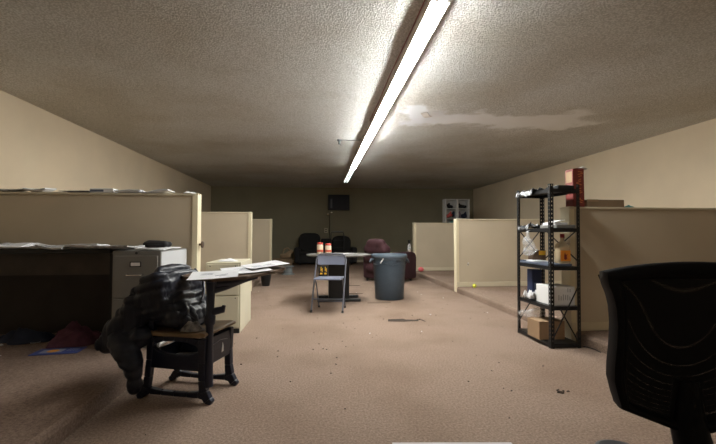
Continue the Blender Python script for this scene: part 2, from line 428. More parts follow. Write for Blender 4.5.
tag(MB().tube([(FX - .085, 2.0, ZC - .012), (FX - .078, 3.2, ZC - .012), (FX - .09, 4.2, ZC - .014), (FX - .078, 5.1, ZC - .012), (FX - .085, 6.0, ZC - .012)], .005, 6)
    .obj('power_cord', 'red_wire', smooth=60), 'thin red wire running along the left side of the fluorescent strips', 'wire')
t = thing('lamp_socket', 'small bare lamp socket hanging from the ceiling left of the strips', 'lamp socket', (.40, 7.3, ZC - .012))
MB().lathe((0, 0, 0), [(.045, .012), (.045, -.005), (.02, -.02), (.018, -.07), (.022, -.075)], 16).obj('socket_body', 'spool', t, smooth=40)
MB().tube([(.0, 0, -.06), (.03, -.01, -.10), (.045, 0, -.085)], .004, 6).obj('pull_hook', 'dark_metal', t)
tag(MB().tube([(.44, 7.28, ZC - .01), (.62, 7.26, ZC - .018), (.85, 7.22, ZC - .012)], .006, 6).obj('cable', 'spool', smooth=60),
    'grey cable on the ceiling from the lamp socket to the strip', 'cable')
# loose flap of skim coat at the repaired spot
tag(MB().prism([(-.12, .0), (0, -.02), (.13, .0), (.12, .008), (0, -.008), (-.11, .012)], .10, Matrix.Translation((1.62, 5.62, ZC - .012)) @ Matrix.Rotation(1.0, 4, 'Z')).obj('plaster_flap', 'housing'),
    'peeling plaster flap hanging at the pale repaired patch of ceiling', 'plaster')

# ------------------------------------------------------------------ left desk and what lies on it
DT = .925
t = thing('office_desk', 'long dark desk against the left partition, littered with paper', 'desk', (-2.845, 3.69, PH))
z0 = DT - PH
MB().b2((-1.11, -.15, z0 - .035), (1.06, .415, z0)).obj('desk_top', 'black_desk', t, bevel=.004)
MB().b2((1.05, -.14, .001), (1.12, .41, z0 - .036)).obj('side_panel', 'black_desk', t, bevel=.003)
MB().b2((-1.10, -.14, .001), (-1.06, .41, z0 - .036)).obj('side_panel', 'black_desk', t, bevel=.003)
MB().b2((-1.06, .36, .001), (1.05, .39, z0 - .036)).obj('back_panel', 'modesty', t)
MB().b2((-1.06, .30, z0 - .26), (1.05, .355, z0 - .036)).obj('modesty_panel', 'laminate', t)

def cabinet(name, label, x0, x1, y0, y1, z0, z1, m, nd, group=None, grey=True):
    t = thing(name, label, 'filing cabinet', ((x0 + x1) / 2, (y0 + y1) / 2, z0))
    w, d, h = x1 - x0, y1 - y0, z1 - z0
    MB().b2((-w / 2, -d / 2 + .018, .001), (w / 2, d / 2, h)).obj('body', m, t, bevel=.004)
    MB().b2((-w / 2 + .01, -d / 2 + .008, .002), (w / 2 - .01, -d / 2 + .017, .05)).obj('kick_plate', 'dark_metal' if not grey else m, t)
    top = h - (.035 if grey else .012); dh = (top - .06) / nd
    if grey: plabel(MB().b2((w / 2 + .0005, -d / 2 + .03, .02), (w / 2 + .003, d / 2 - .01, h - .01)).obj('side_panel', 'pale_panel', t), 'white side panel')
    for k in range(nd):
        a = top - (k + 1) * dh + .006; b = top - k * dh - .006
        dr = MB().b2((-w / 2 + .018, -d / 2, a), (w / 2 - .018, -d / 2 + .017, b)).obj('drawer', m, t, bevel=.004)
        zc = b - .07
        if grey:
            MB().b2((-.045, -d / 2 - .006, zc - .022), (.045, -d / 2, zc + .022)).obj('label_holder', 'dark_metal', dr)
            MB().b2((-.036, -d / 2 - .008, zc - .014), (.036, -d / 2 - .0055, zc + .014)).obj('label_card', 'white_plastic', dr)
            MB().tube([(-.06, -d / 2, zc - .085), (-.058, -d / 2 - .03, zc - .09), (.0, -d / 2 - .036, zc - .09), (.058, -d / 2 - .03, zc - .09), (.06, -d / 2, zc - .085)], .007, 8).obj('handle', 'chrome', dr, smooth=60)
        else:
            for s in (-1, 1):
                MB().tube([(s * (w / 2 - .05), -d / 2 - .006, b - .02), (s * (w / 2 - .05), -d / 2, b - .02)], .006, 8).obj('drawer_stud', 'dark_metal', dr)
    if grey:
        MB().tube([(.0, -d / 2 + .008, h - .018), (.0, -d / 2 + .02, h - .018)], .011, 12).obj('lock', 'dark_metal', t)
    return t
cabinet('filing_cabinet', 'grey steel filing cabinet at the end of the paper-strewn desk', -1.715, -1.33, 3.42, 4.09, PH, .915, 'grey_metal', 2)
cabinet('filing_cabinet', 'beige two-drawer filing cabinet standing behind the school desk', -1.19, -.825, 4.25, 4.92, 0, .755, 'beige_metal', 2, grey=False)

# paper on the desk and cabinet
P_DESK = 'loose white sheet in the litter along the desk top'
spots = [(-3.75, 3.72, .1), (-3.48, 3.66, -.3), (-3.2, 3.78, .5), (-2.98, 3.68, .15), (-2.80, 3.85, -.2), (-2.62, 3.66, .35), (-2.45, 3.8, -.6),
         (-2.28, 3.66, .05), (-2.08, 3.78, .25), (-1.98, 3.66, -.15)]
src = None
for i, (x, y, a) in enumerate(spots):
    m = 'newsprint' if i in (1, 4, 7) else 'paper'
    lab = 'grey printed sheet in the litter along the desk top' if m == 'newsprint' else P_DESK
    o = sheet((0, 0, 0), .205, .19, 0, i * 3.1, .05, 8, (.012, .004, .007, .016, .004, .009, .004, .013, .006, .010)[i]).obj('paper_sheet', m)
    o.location = (x, min(y, 3.70) - .04, DT + .001); o.rotation_euler[2] = a * .4
    tag(o, lab, 'paper', 'loose sheets on the desk' if m == 'paper' else 'printed sheets on the desk')
o = tag(sheet((-2.47, 3.64, DT + .006), .26, .18, .2, 31, .05).obj('paper_sheet', 'white_plastic'), 'brightest curled white sheet at the middle of the desk edge', 'paper')
o = tag(sheet((-1.75, 3.56, DT + .002), .36, .26, -.12, 41, .03, 8, .012).obj('newspaper', 'newsprint'), 'grey newspaper lying across the desk end and the grey cabinet', 'newspaper')
o = tag(sheet((-1.445, 3.70, .917), .23, .50, .06, 44, .02, 8, .008).obj('paper_sheet', 'paper'), 'white sheet under the black pouch on the grey cabinet', 'paper')
for i, (x, y, a, h, m, lab) in enumerate([(-3.18, 3.86, .1, .02, 'newsprint', 'grey magazine at the bottom of the stack on the desk'),
                                          (-3.2, 3.88, -.15, .018, 'paper', 'white magazine in the middle of the stack on the desk'),
                                          (-3.16, 3.87, .3, .016, 'newsprint', 'tilted grey magazine on top of the stack on the desk')]):
    mb = MB().box((0, 0, h / 2), (.30, .23, h)); o = mb.obj('magazine', m, bevel=.002)
    o.location = (x, y, DT + .018 + i * .023); o.rotation_euler = (0, .03 if i == 2 else 0, a)
    tag(o, lab, 'magazine', 'magazines stacked on the desk')
t = thing('pouch', 'black zip pouch lying on top of the grey filing cabinet', 'pouch', (-1.49, 3.76, .927), -.1)
blob([((-.10, 0, .034), (.07, 0, .034), .032, .032), ((-.10, .05, .04), (.09, .05, .034), .034, .03), ((-.09, .03, .05), (.06, .02, .045), .028, .026)], .012, 4).obj('pouch_body', 'black_fabric', t, smooth=180)
MB().tube([(-.11, -.028, .03), (.0, -.03, .034), (.09, -.028, .03)], .003, 6).obj('zipper', 'dark_metal', t)

# things along the top of the left partition
LT = 1.4765
for i, (x, w, m) in enumerate([(-3.72, .34, 'paper'), (-3.38, .30, 'newsprint'), (-3.05, .26, 'newsprint'), (-2.78, .22, 'paper'), (-2.42, .28, 'newsprint'), (-1.92, .26, 'paper'), (-1.66, .30, 'paper')]):
    o = sheet((x, 4.165, LT), w, .15, rnd.uniform(-.12, .12), 60 + i, .04, 8, .004 + .002 * (i % 4)).obj('paper_sheet', m)
    tag(o, 'white sheet laid flat along the top of the near left partition' if m == 'paper' else 'grey sheet laid flat along the top of the near left partition', 'paper',
        'sheets on the partition top' if m == 'paper' else 'grey sheets on the partition top')
o = tag(heap((-1.345, 4.17, 1.481), (.16, .13), .03, 4, 14).obj('paper_scrap', 'white_plastic', smooth=180), 'crumpled white paper at the end of the left partition top', 'paper')
t = thing('small_box', 'small white and blue box on top of the left partition', 'box', (-2.17, 4.17, LT + .0))
MB().b2((-.11, -.06, .001), (.11, .06, .042)).obj('box_body', 'white_plastic', t, bevel=.003)
MB().b2((-.111, -.0615, .008), (.02, -.0602, .030)).obj('blue_print', 'slate', t)

# under the desk
tag(heap((-2.12, 3.64, PH), (.56, .36), .22, 11, 34, 12).obj('garment', 'maroon_cloth', smooth=180), 'maroon garment heaped on the carpet by the desk leg', 'clothes')
tag(heap((-2.62, 3.80, PH), (.62, .34), .14, 21, 30, 12).obj('garment', 'blue_cloth', smooth=180), 'dark blue garment heaped under the desk', 'clothes')
tag(heap((-3.22, 3.8, PH), (.55, .36), .09, 27, 26, 12).obj('garment', 'dark_cloth', smooth=180), 'black garment under the desk at the left edge', 'clothes')
t = thing('flyer_card', 'blue printed card with an orange picture on the left carpet', 'card', (-2.10, 3.41, PH + .001), .10)
MB().b2((-.17, -.088, .0005), (.17, .088, .004)).obj('card_board', 'blue_card', t)
MB().b2((-.125, -.045, .0041), (.035, .05, .0048)).obj('picture_panel', 'pale_print', t)
MB().lathe((-.04, 0, .0049), [(.042, 0), (.042, .0006)], 18).obj('orange_picture', 'orange_print', t)
mb = MB()
for r_ in range(3):
    for k in range(4): mb.box((.068 + k * .02, .045 - r_ * .026, .0046), (.012, .014, .001))
mb.obj('lettering', 'pale_print', t)
for i, (x, y, a) in enumerate([(-2.50, 3.30, .2), (-2.72, 3.62, .9), (-2.47, 3.70, .5)]):
    o = sheet((x, y, PH), .07, .05, a, 90 + i, .012).obj('paper_scrap', 'paper')
    tag(o, 'small white paper scrap on the carpet before the dark desk', 'paper scrap', 'paper scraps by the desk')

# ------------------------------------------------------------------ school desk with tablet arm
SD = thing('school_desk', 'old navy cast-iron school desk with a wooden tablet arm', 'school desk', (-.855, 2.735, 0), math.atan2(-.292, .956))
I = Matrix.Identity(4)
for s, nm in ((-1, 'side_frame'), (1, 'side_frame')):
    m = Matrix.Translation((0, s * .155, 0)); mb = MB()
    # front and rear cast legs sweeping out into feet
    mb.ribbon([(.262, .006, .03), (.235, .022, .05), (.205, .07, .055), (.196, .14, .046), (.194, .25, .046), (.196, .40, .05)], .042, m)
    mb.ribbon([(-.262, .006, .03), (-.235, .022, .05), (-.205, .07, .05), (-.190, .14, .04), (-.178, .25, .042), (-.17, .40, .05)], .042, m)
    # low stretcher with arched underside
    mb.ribbon([(.225, .055, .07), (.17, .052, .04), (.09, .046, .028), (0, .044, .026), (-.09, .046, .028), (-.17, .052, .04), (-.225, .055, .07)], .036, m)
    # side of the book box: lower panel with a dished top, then arch under the seat rail
    mb.prism([(-.18, .20), (.19, .195), (.19, .34), (.16, .315), (.10, .295), (.02, .288), (-.06, .295), (-.12, .312), (-.175, .35)], .03, m)
    mb.ribbon([(-.17, .34, .03), (-.15, .372, .045), (-.08, .388, .034), (.0, .390, .032), (.09, .388, .034), (.16, .372, .045), (.185, .335, .035)], .036, m)
    mb.obj(nm, 'iron', SD, bevel=.006)
MB().b2((-.178, -.145, .20), (.17, .145, .212)).obj('box_floor', 'pale_panel', SD)
MB().b2((-.185, -.145, .205), (-.172, .145, .30)).obj('box_back', 'iron', SD)
fr = MB().prism([(.19, .21), (.212, .22), (.218, .30), (.21, .385), (.19, .395)], .29, I).obj('box_front', 'iron', SD, bevel=.004)
mb = MB(); mb.tube([(.214, -.10, .335), (.2195, 0, .352), (.214, .10, .335)], .003, 6); mb.obj('front_groove', 'chair_metal', fr)
plabel(MB().prism([(-.012, -.03), (.012, -.028), (.010, .012), (.0, .034), (-.004, .01)], .002, Matrix.Translation((.2195, .03, .295)) @ Matrix.Rotation(PI / 2, 4, 'Z')).obj('chip_mark', 'white_plastic', fr), 'pale chipped mark')
seat = MB().prism([(-.19, .408), (.19, .408), (.222, .414), (.232, .426), (.224, .438), (.19, .441), (.05, .433), (-.10, .432), (-.19, .437)], .38, I).obj('seat', 'wood_seat', SD, bevel=.004)
# backrest on two iron uprights
for s in (-1, 1):
    MB().ribbon([(-.17, .40, .045), (-.175, .50, .035), (-.185, .66, .03), (-.19, .77, .026)], .03, Matrix.Translation((0, s * .15, 0))).obj('back_upright', 'iron', SD)
MB().prism([(-.20, .66), (-.18, .655), (-.185, .775), (-.198, .78)], .36, I).obj('backrest', 'wood_dark', SD, bevel=.004)
# post and tablet; directions in desk space
Minv = (Matrix.Translation((-.855, 2.735, 0)) @ Matrix.Rotation(math.atan2(-.292, .956), 4, 'Z')).inverted()
def W(x, y, z): return Minv @ Vector((x, y, z))
mb = MB(); pf = W(-.682, 2.53, .03); pt = W(-.676, 2.545, .752)
mb.tube([pf.lerp(pt, k) for k in (.1, .25, .5, .62, .64, .70, .72, .9, 1)], [.030, .026, .022, .024, .034, .034, .024, .026, .034], 14)
mb.tube([W(-.676, 2.545, .56), W(-.60, 2.55, .575), W(-.595, 2.55, .60)], [.026, .022, .012], 10)
mb.obj('post', 'iron', SD, smooth=50)
mb = MB(); a0 = W(-.69, 2.55, .66); a1 = W(-.47, 2.70, .755); a2 = W(-.69, 2.55, .758)
mb.tube([W(-.70, 2.54, .735), W(-.58, 2.62, .735), W(-.42, 2.74, .758)], [.026, .030, .012], 8)
mb.tube([W(-.676, 2.545, .69), W(-.60, 2.6, .71), W(-.47, 2.7, .745)], [.022, .022, .010], 8)
mb.obj('tablet_bracket', 'iron', SD, smooth=60)
tp = [(-.985, 2.845), (-.88, 2.655), (-.66, 2.515), (-.46, 2.57), (-.30, 2.76), (-.24, 2.93), (-.30, 3.05), (-.46, 3.07), (-.62, 2.93), (-.80, 2.865)]
mb = MB(); n = len(tp)
zf = lambda x, y: .768 + .03 * (x + .9) + .055 * (y - 2.55)
vs = [W(x, y, zf(x, y)) for x, y in tp] + [W(x, y, zf(x, y) - .02) for x, y in tp]
mb._add(vs, [tuple(range(n)), tuple(range(2 * n - 1, n - 1, -1))] + [(i, i + n, (i + 1) % n + n, (i + 1) % n) for i in range(n)])
mb.obj('tablet', 'wood_dark', SD, bevel=.004)
# sheets lying on the tablet
def tsheet(x, y, w, d, a, dz, label, ink=None, seed=0, curl=.012, tip=0):
    t = thing('paper_sheet', label, 'paper', (x, y, zf(x, y) + dz), a)
    t.rotation_euler = (Matrix.Rotation(.055 + tip, 3, 'X') @ Matrix.Rotation(-.03, 3, 'Y') @ Matrix.Rotation(a, 3, 'Z')).to_euler()
    sheet((0, 0, 0), w, d, 0, seed, curl).obj('page', 'paper', t)
    if ink:
        mb = MB()
        for (ix, iy, iw, ih, ia) in ink: mb.box((ix, iy, .0022 + curl * .05), (iw, ih, .0008), ia)
        mb.obj('print', 'ink', t)
tsheet(-.665, 2.585, .30, .23, .14, .010, 'white printed sheet lying over the near edge of the school desk tablet', [(.05, .0, .10, .008, .5), (-.06, .06, .09, .005, 0), (-.06, .03, .09, .005, 0), (.07, -.02, .08, .006, .5)], 3, .012, .075)
tsheet(-.50, 2.77, .32, .23, .35, .012, 'white sheet in the middle of the school desk tablet', [(.0, .06, .2, .004, 0), (.0, .03, .2, .004, 0), (-.02, 0, .16, .004, 0)], 5, .012, .05)
tsheet(-.385, 2.90, .29, .22, .62, .020, 'topmost white sheet overhanging the far end of the school desk tablet', [(0, .05, .2, .004, 0), (0, .02, .2, .004, 0), (0, -.01, .2, .004, 0)], 9, .016, .03)
o = tag(heap((-1.00, 4.42, .757), (.34, .16), .035, 8, 16).obj('paper_scrap', 'paper', smooth=180), 'curled white paper lying on the beige filing cabinet', 'paper')

# black quilted jacket over the back of the school desk
def quilt(co, nr):
    # puffed ribs running across the jacket, seams between them
    q = co.z * .95 - co.x * .30 + .018 * noise.noise(co * 5)
    rib = abs(math.sin(PI * q / .043)) ** .6
    w = noise.noise(Vector((co.x * 30, co.y * 30, co.z * 9))) * .004
    f = noise.noise(co * 8) * .016 + noise.noise(co * 17) * .006
    k = max(0, min(1, (co.z - .50) / .15)); return nr * ((.004 + .009 * k) * (rib - .6) + f * (1.5 - .7 * k) + w)
JK = thing('jacket', 'black quilted jacket draped over the back of the school desk', 'jacket', (-.855, 2.735, 0), math.atan2(-.292, .956))
def interp(t, x):
    for (a, b), (c, d) in zip(t, t[1:]):
        if a <= x <= c: k = (x - a) / (c - a); k = k * k * (3 - 2 * k); return b + (d - b) * k
    return t[0][1] if x < t[0][0] else t[-1][1]
TOPZ = [(-.60, .345), (-.56, .405), (-.48, .50), (-.38, .615), (-.28, .735), (-.20, .815), (-.13, .838), (-.08, .80), (-.03, .66), (.02, .595), (.06, .55), (.085, .49)]
BOTZ = [(-.60, .315), (-.52, .285), (-.40, .29), (-.28, .33), (-.21, .40), (-.19, .444), (.085, .446)]
WID = [(-.60, .12), (-.54, .19), (-.40, .225), (-.20, .225), (-.10, .215), (.0, .20), (.06, .16), (.085, .10)]
CEN = [(-.60, -.10), (-.40, -.04), (-.2, .0), (.085, .0)]
sq = lambda t: [(-.2 + (x + .2) * .80 if x < -.2 else x, z) for x, z in t]
TOPZ, BOTZ, WID, CEN = sq(TOPZ), sq(BOTZ), sq(WID), sq(CEN)
mb = MB(); NX, NV = 110, 120; g = []
for i in range(NX + 1):
    x = -.52 + .605 * i / NX; t_, b_, w_, c_ = interp(TOPZ, x), interp(BOTZ, x), interp(WID, x), interp(CEN, x)
    row = []
    for j in range(NV):
        a = 2 * PI * j / NV; ca, sa = math.cos(a), math.sin(a); e = .62
        y = c_ + w_ * math.copysign(abs(ca) ** e, ca); z = (t_ + b_) / 2 + (t_ - b_) / 2 * math.copysign(abs(sa) ** e, sa)
        row.append(mb.bm.verts.new((x, y, z)))
    g.append(row)
for q, w in zip(g, g[1:]):
    for k in range(NV): mb.bm.faces.new((q[k], q[(k + 1) % NV], w[(k + 1) % NV], w[k]))
mb.bm.faces.new(g[0]); mb.bm.faces.new(g[-1][::-1])
bmesh.ops.recalc_face_normals(mb.bm, faces=mb.bm.faces); mb.bm.normal_update()
mv = []
for v in mb.bm.verts:
    co, nr = v.co, v.normal
    up = max(0, min(1, (co.z - .48) / .15)); fr_ = max(0, min(1, (co.x + .05) / .06))
    q = co.z - .25 * co.x + .015 * noise.noise(co * 6)
    rib = abs(math.sin(PI * q / .052)) ** .5 - .6
    # upright seams on the lower drape, a quilted grid on the rolled front
    q2 = co.y * .8 + .35 * co.x + .02 * noise.noise(co * 5); rib2 = abs(math.sin(PI * q2 / .06)) ** .5 - .6
    fold = noise.noise(Vector((co.x * 4, co.y * 7, co.z * 3))) * .030 + noise.noise(Vector((co.x * 10 + 5, co.y * 14, co.z * 9))) * .014
    pk = noise.noise(Vector((co.x * 40, co.y * 40, co.z * 14))) * .004
    d = .026 * rib * up + .018 * rib2 * (1 - up) + .008 * (rib2 + rib) * fr_ * .6 + fold * (.9 if co.z > .46 else .7) + pk
    # a deep shadowed opening where the two fronts part
    op = math.exp(-((co.y + .10 + .35 * (co.x + .30)) / .035) ** 2) * max(0, min(1, (co.z - .42) / .08)) * max(0, min(1, (-.13 - co.x) / .05))
    mv.append((v, nr * (d - .055 * op)))
for v, d in mv:
    v.co = v.co + d
    if v.co.x > -.19 and v.co.z < .446: v.co.z = .446
mb.obj('jacket_body', 'jacket', JK, smooth=180)
def sleeveq(co, nr):
    rib = abs(math.sin(PI * co.z / .055)) ** .6
    return nr * (.007 * (rib - .6) + .014 * noise.noise(co * 10) + .006 * noise.noise(co * 25))
blob([((-.42, -.17, .37), (-.22, -.20, .40), .07, .07), ((-.33, -.21, .37), (-.26, -.255, .31), .095, .075), ((-.26, -.255, .31), (-.205, -.275, .22), .07, .056), ((-.205, -.275, .22), (-.195, -.27, .125), .052, .050)], .009, 4, sleeveq).obj('sleeve', 'jacket', JK, smooth=180)
MB().tube([(-.115, .205, .80), (-.04, .20, .72), (.0, .15, .64), (.03, .07, .585)], .009, 8).obj('collar_edge', 'iron', JK, smooth=60)
tag(heap((-.790, 2.556, .443), (.19, .085), .07, 15, 22, 14).obj('knit_glove', 'knit', smooth=180), 'black and white patterned knit glove on the school desk seat', 'glove')

# ------------------------------------------------------------------ mesh office chair, close by on the right
OC = thing('office_chair', 'black mesh-backed office chair in the right foreground', 'office chair', (1.072, .985, -.0), -.30)
def zc_top(s): return .972 - .055 * (s / .25) ** 2
leftp = [(-.252, .958), (-.246, .935), (-.232, .90), (-.222, .86), (-.215, .80), (-.215, .73), (-.219, .67), (-.219, .62), (-.206, .565), (-.195, .535)]
def half(z):
    pts = [(-w, zz) for w, zz in leftp]
    for (w0, z0_), (w1, z1_) in zip(pts, pts[1:]):
        if z0_ >= z >= z1_: return w0 + (w1 - w0) * (z0_ - z) / (z0_ - z1_)
    return pts[0][0] if z > pts[0][1] else pts[-1][0]
def dep(s, z): return .035 * (1 - (s / .25) ** 2) + .03 * math.cos((z - .5) * 5)   # the shell bows away at its middle
def zbot(s): return .465 + .07 * min(1, (abs(s) / .20)) ** 1.2
def zmap(s, v):
    top = .974 - .030 * (s / .25) ** 2; return zbot(s) + (top - zbot(s)) * v
def shell(off, ins, nu=28, nv=28):
    mb = MB(); g = []
    for i in range(nu + 1):
        row = []
        for j in range(nv + 1):
            v = ins + (1 - 2 * ins) * j / nv
            zr = .53 + .45 * v
            s = (2 * i / nu - 1) * (half(zr) - ins * .3)
            z = zmap(s, v); row.append(mb.bm.verts.new((s, dep(s, z) + off * (1 + 1.2 * (((s + .03) / .25) ** 2 + ((z - .70) / .25) ** 2)), z)))
        g.append(row)
    for i in range(nu):
        for j in range(nv): mb.bm.faces.new((g[i][j], g[i + 1][j], g[i + 1][j + 1], g[i][j + 1]))
    return mb
back = shell(0, .05).obj('back_mesh', 'mesh_a', OC, smooth=180)
inner = shell(.028, .05).obj('lumbar_mesh', 'mesh_b', OC, smooth=180)
# broad moulded rim
mb = MB(); ring = []
NU = 30
def pt(u, v):
    zr = .53 + .45 * v; s = u * half(zr); z = zmap(s, v); return Vector((s, dep(s, z), z))
outer = [pt(2 * i / NU - 1, 1) for i in range(NU + 1)] + [pt(1, 1 - j / NU) for j in range(1, NU + 1)] + [pt(1 - 2 * i / NU, 0) for i in range(1, NU + 1)] + [pt(-1, j / NU) for j in range(1, NU)]
def pin(u, v, top=.105, side=.82): return pt(u * side, .055 + v * (1 - .055 - top))
innr = [pin(2 * i / NU - 1, 1) for i in range(NU + 1)] + [pin(1, 1 - j / NU) for j in range(1, NU + 1)] + [pin(1 - 2 * i / NU, 0) for i in range(1, NU + 1)] + [pin(-1, j / NU) for j in range(1, NU)]
K = len(outer); A = []
for o_, i_ in zip(outer, innr):
    f = Vector((0, -.016, 0)); b = Vector((0, .044, 0)); mid = (o_ + i_) / 2
    A.append([mb.bm.verts.new(p) for p in (o_, o_ * .9 + i_ * .1 + f, mid + f * 1.25, i_ * .9 + o_ * .1 + f * .7, i_ + b * .1, i_ * .9 + o_ * .1 + b, o_ * .9 + i_ * .1 + b)])
for q in range(K):
    a, b = A[q], A[(q + 1) % K]
    for k in range(7): mb.bm.faces.new((a[k], a[(k + 1) % 7], b[(k + 1) % 7], b[k]))
mb.obj('back_frame', 'chair_frame', OC, smooth=70)
MB().tube([(0, .075, .62), (0, .075, .50), (0, .04, .41), (0, -.08, .385)], [.03, .045, .05, .05], 12).obj('spine', 'chair_frame', OC, smooth=60)
mb = MB(); sp_ = [(-.22, -.50), (.22, -.50), (.25, -.42), (.25, -.10), (.20, -.03), (-.20, -.03), (-.25, -.10), (-.25, -.42)]
vs = [(x, y, .445) for x, y in sp_] + [(x, y, .375) for x, y in sp_]; n = 8
mb._add(vs, [tuple(range(n)), tuple(range(2 * n - 1, n - 1, -1))] + [(i, i + n, (i + 1) % n + n, (i + 1) % n) for i in range(n)])
mb.obj('seat', 'black_fabric', OC, bevel=.02)
for s in (-1, 1):
    ar = MB().tube([(s * .22, -.28, .39), (s * .275, -.27, .40), (s * .275, -.22, .455)], .016, 10).obj('arm_post', 'chair_frame', OC, smooth=60)
    pd = [(s * .235 + .062 * math.cos(a) * (1 if abs(math.sin(a)) < .98 else .9), -.17 + (.12 if math.sin(a) > 0 else -.12) + .05 * math.sin(a)) for a in [k * 2 * PI / 24 for k in range(24)]]
    mb = MB(); mb._add([(x, y, .462) for x, y in pd] + [(x, y, .436) for x, y in pd], [tuple(range(24)), tuple(range(47, 23, -1))] + [(i, i + 24, (i + 1) % 24 + 24, (i + 1) % 24) for i in range(24)])
    mb.obj('arm_pad', 'arm_grey', ar, bevel=.012)
MB().tube([(0, -.26, .12), (0, -.26, .25), (0, -.26, .251), (0, -.26, .385)], [.03, .03, .02, .02], 14).obj('gas_column', 'dark_metal', OC, smooth=60)
mb = MB()
for k in range(5):
    a = k * 2 * PI / 5 + .3; c, s = math.cos(a), math.sin(a)
    mb.tube([(0, -.26, .11), (c * .16, -.26 + s * .16, .10), (c * .30, -.26 + s * .30, .075)], [.032, .024, .018], 8)
bs = mb.obj('star_base', 'chair_frame', OC, smooth=60)
for k in range(5):
    a = k * 2 * PI / 5 + .3; c, s = math.cos(a), math.sin(a); p = Vector((c * .30, -.26 + s * .30, .03)); d = Vector((-s, c, 0))
    mb = MB()
    for q in (-.016, .016): mb.tube([p + d * (q - .009), p + d * (q + .009)], .03, 14)
    mb.tube([p + Vector((0, 0, .0)), p + Vector((0, 0, .05))], .008, 8)
    mb.obj('caster', 'black', bs, smooth=50)

# ------------------------------------------------------------------ wire-post rack on the right
RK = thing('shelving_unit', 'black steel five-shelf rack beside the right-hand step', 'shelving unit', (2.140, 3.38, 0))
RW, RD, RH = .295, .60, 1.53
SH = 4.4 / 107.0        # the rack leans a touch to the right
lean = math.atan(.014 / 1.5)
RK.rotation_euler = (0, lean, 0)
def flange(mb, c, ax, sx):
    """slotted steel strip: two rails and rungs, really open between"""
    w = .034; x, y = c
    def bx(a, b, z0, z1):
        if ax == 'x': mb.b2((min(x + sx * a, x + sx * b), y - .001, z0), (max(x + sx * a, x + sx * b), y + .001, z1))
        else: mb.b2((x - .001, min(y + sx * a, y + sx * b), z0), (x + .001, max(y + sx * a, y + sx * b), z1))
    bx(0, .012, .002, RH); bx(.021, w, .002, RH)
    z = .002
    while z < RH:
        bx(.012, .021, z, min(RH, z + .024)); z += .038
for px_, sx in ((0, 1), (RW, -1)):
    for py_, sy in ((0, 1), (RD, -1)):
        mb = MB(); flange(mb, (px_, py_), 'x', sx); flange(mb, (px_, py_), 'y', sy); mb.obj('post', 'rack', RK)
LV = [.045, .385, .755, 1.115, 1.485]
for z in LV:
    mb = MB().b2((.003, .003, z - .004), (RW - .003, RD - .003, z))
    mb.b2((.003, .003, z - .034), (RW - .003, .006, z)).b2((.003, RD - .006, z - .034), (RW - .003, RD - .003, z))
    mb.b2((.003, .003, z - .034), (.006, RD - .003, z)).b2((RW - .006, .003, z - .034), (RW - .003, RD - .003, z))
    mb.obj('shelf', 'rack', RK)
def brace(p, q):
    MB().tube([p, q], .006, 6).obj('brace', 'rack', RK)
brace((.02, -.004, .10), (RW - .01, -.004, .60)); brace((RW - .03, -.008, .06), (.09, -.008, .36))
brace((RW + .003, .03, .80), (RW + .003, RD - .05, 1.10)); brace((RW + .007, RD - .03, .80), (RW + .007, .05, 1.10))
brace((-.004, RD - .03, .13), (-.004, RD - .26, .37))
brace((.02, RD + .004, .80), (RW - .02, RD + .004, 1.11)); brace((RW - .02, RD + .008, .80), (.02, RD + .008, 1.11))
RKM = Matrix.Translation((2.140, 3.38, 0)) @ Matrix.Rotation(lean, 4, 'Y')
def rk(x, y, z): return RKM @ Vector((x, y, z))
def on_rack(o, x, y, z, rz=0):
    o.location = rk(x, y, z + .0015); o.rotation_euler = (0, lean, rz); return o
def foilq(seed, size, h, n=22, drop=0):
    """crumpled sheet of film, thin, with hanging edge"""
    mb = MB(); g = []
    for i in range(n + 1):
        row = []
        for j in range(n + 1):
            x, y = (i / n - .5) * size[0], (j / n - .5) * size[1]
            z = .003 + h * abs(noise.noise(Vector((x * 22, y * 22, seed)))) + h * .5 * abs(noise.noise(Vector((x * 60, y * 60, seed))))
            x += .025 * noise.noise(Vector((x * 9, y * 9, seed + 3))); y += .025 * noise.noise(Vector((x * 9, y * 9, seed + 7)))
            if drop and x < -drop:      # the part past the shelf edge hangs down
                e = -drop - x; x = -drop - .012 - .2 * e; z -= e * (.8 + .5 * noise.noise(Vector((y * 12, 0, seed))))
            row.append(mb.bm.verts.new((x, y, z)))
        g.append(row)
    for i in range(n):
        for j in range(n): mb.bm.faces.new((g[i][j], g[i + 1][j], g[i + 1][j + 1], g[i][j + 1]))
    return mb
def thick(o, t=.0015):
    s = o.modifiers.new('Solidify', 'SOLIDIFY'); s.thickness = t; s.offset = 1; return o
o = thick(foilq(3, (.36, .33), .05, 34, .12).obj('plastic_wrap', 'foil', smooth=60)); on_rack(o, .115, .42, LV[4])
tag(o, 'crinkled silver plastic wrap on the top shelf of the rack', 'plastic wrap')
t = thing('flat_case', 'flat black case on the top shelf of the rack', 'case'); on_rack(t, .18, .12, LV[4])
MB().b2((-.085, -.10, .0), (.08, .10, .035)).obj('case_body', 'black', t, bevel=.006)
MB().b2((-.086, -.095, .016), (.081, .095, .019)).obj('case_seam', 'dark_metal', t)
# second shelf
o = thick(foilq(8, (.34, .22), .07, 28, .125).obj('plastic_wrap', 'foil', smooth=60)); on_rack(o, .12, .45, LV[3])
tag(o, 'crumpled clear wrap on the second shelf of the rack', 'plastic wrap')
t = thing('paper_stack', 'stack of white papers on a grey tray, second rack shelf', 'papers'); on_rack(t, .18, .15, LV[3])
MB().b2((-.10, -.13, 0), (.09, .15, .030)).obj('tray', 'grey_metal', t, bevel=.004)
MB().b2((-.08, -.06, .031), (.055, .13, .055)).obj('paper_block', 'paper', t)
MB().box((-.02, .03, .068), (.12, .15, .004), mtx=Matrix.Rotation(-.2, 4, 'Y')).obj('top_page', 'white_plastic', t)
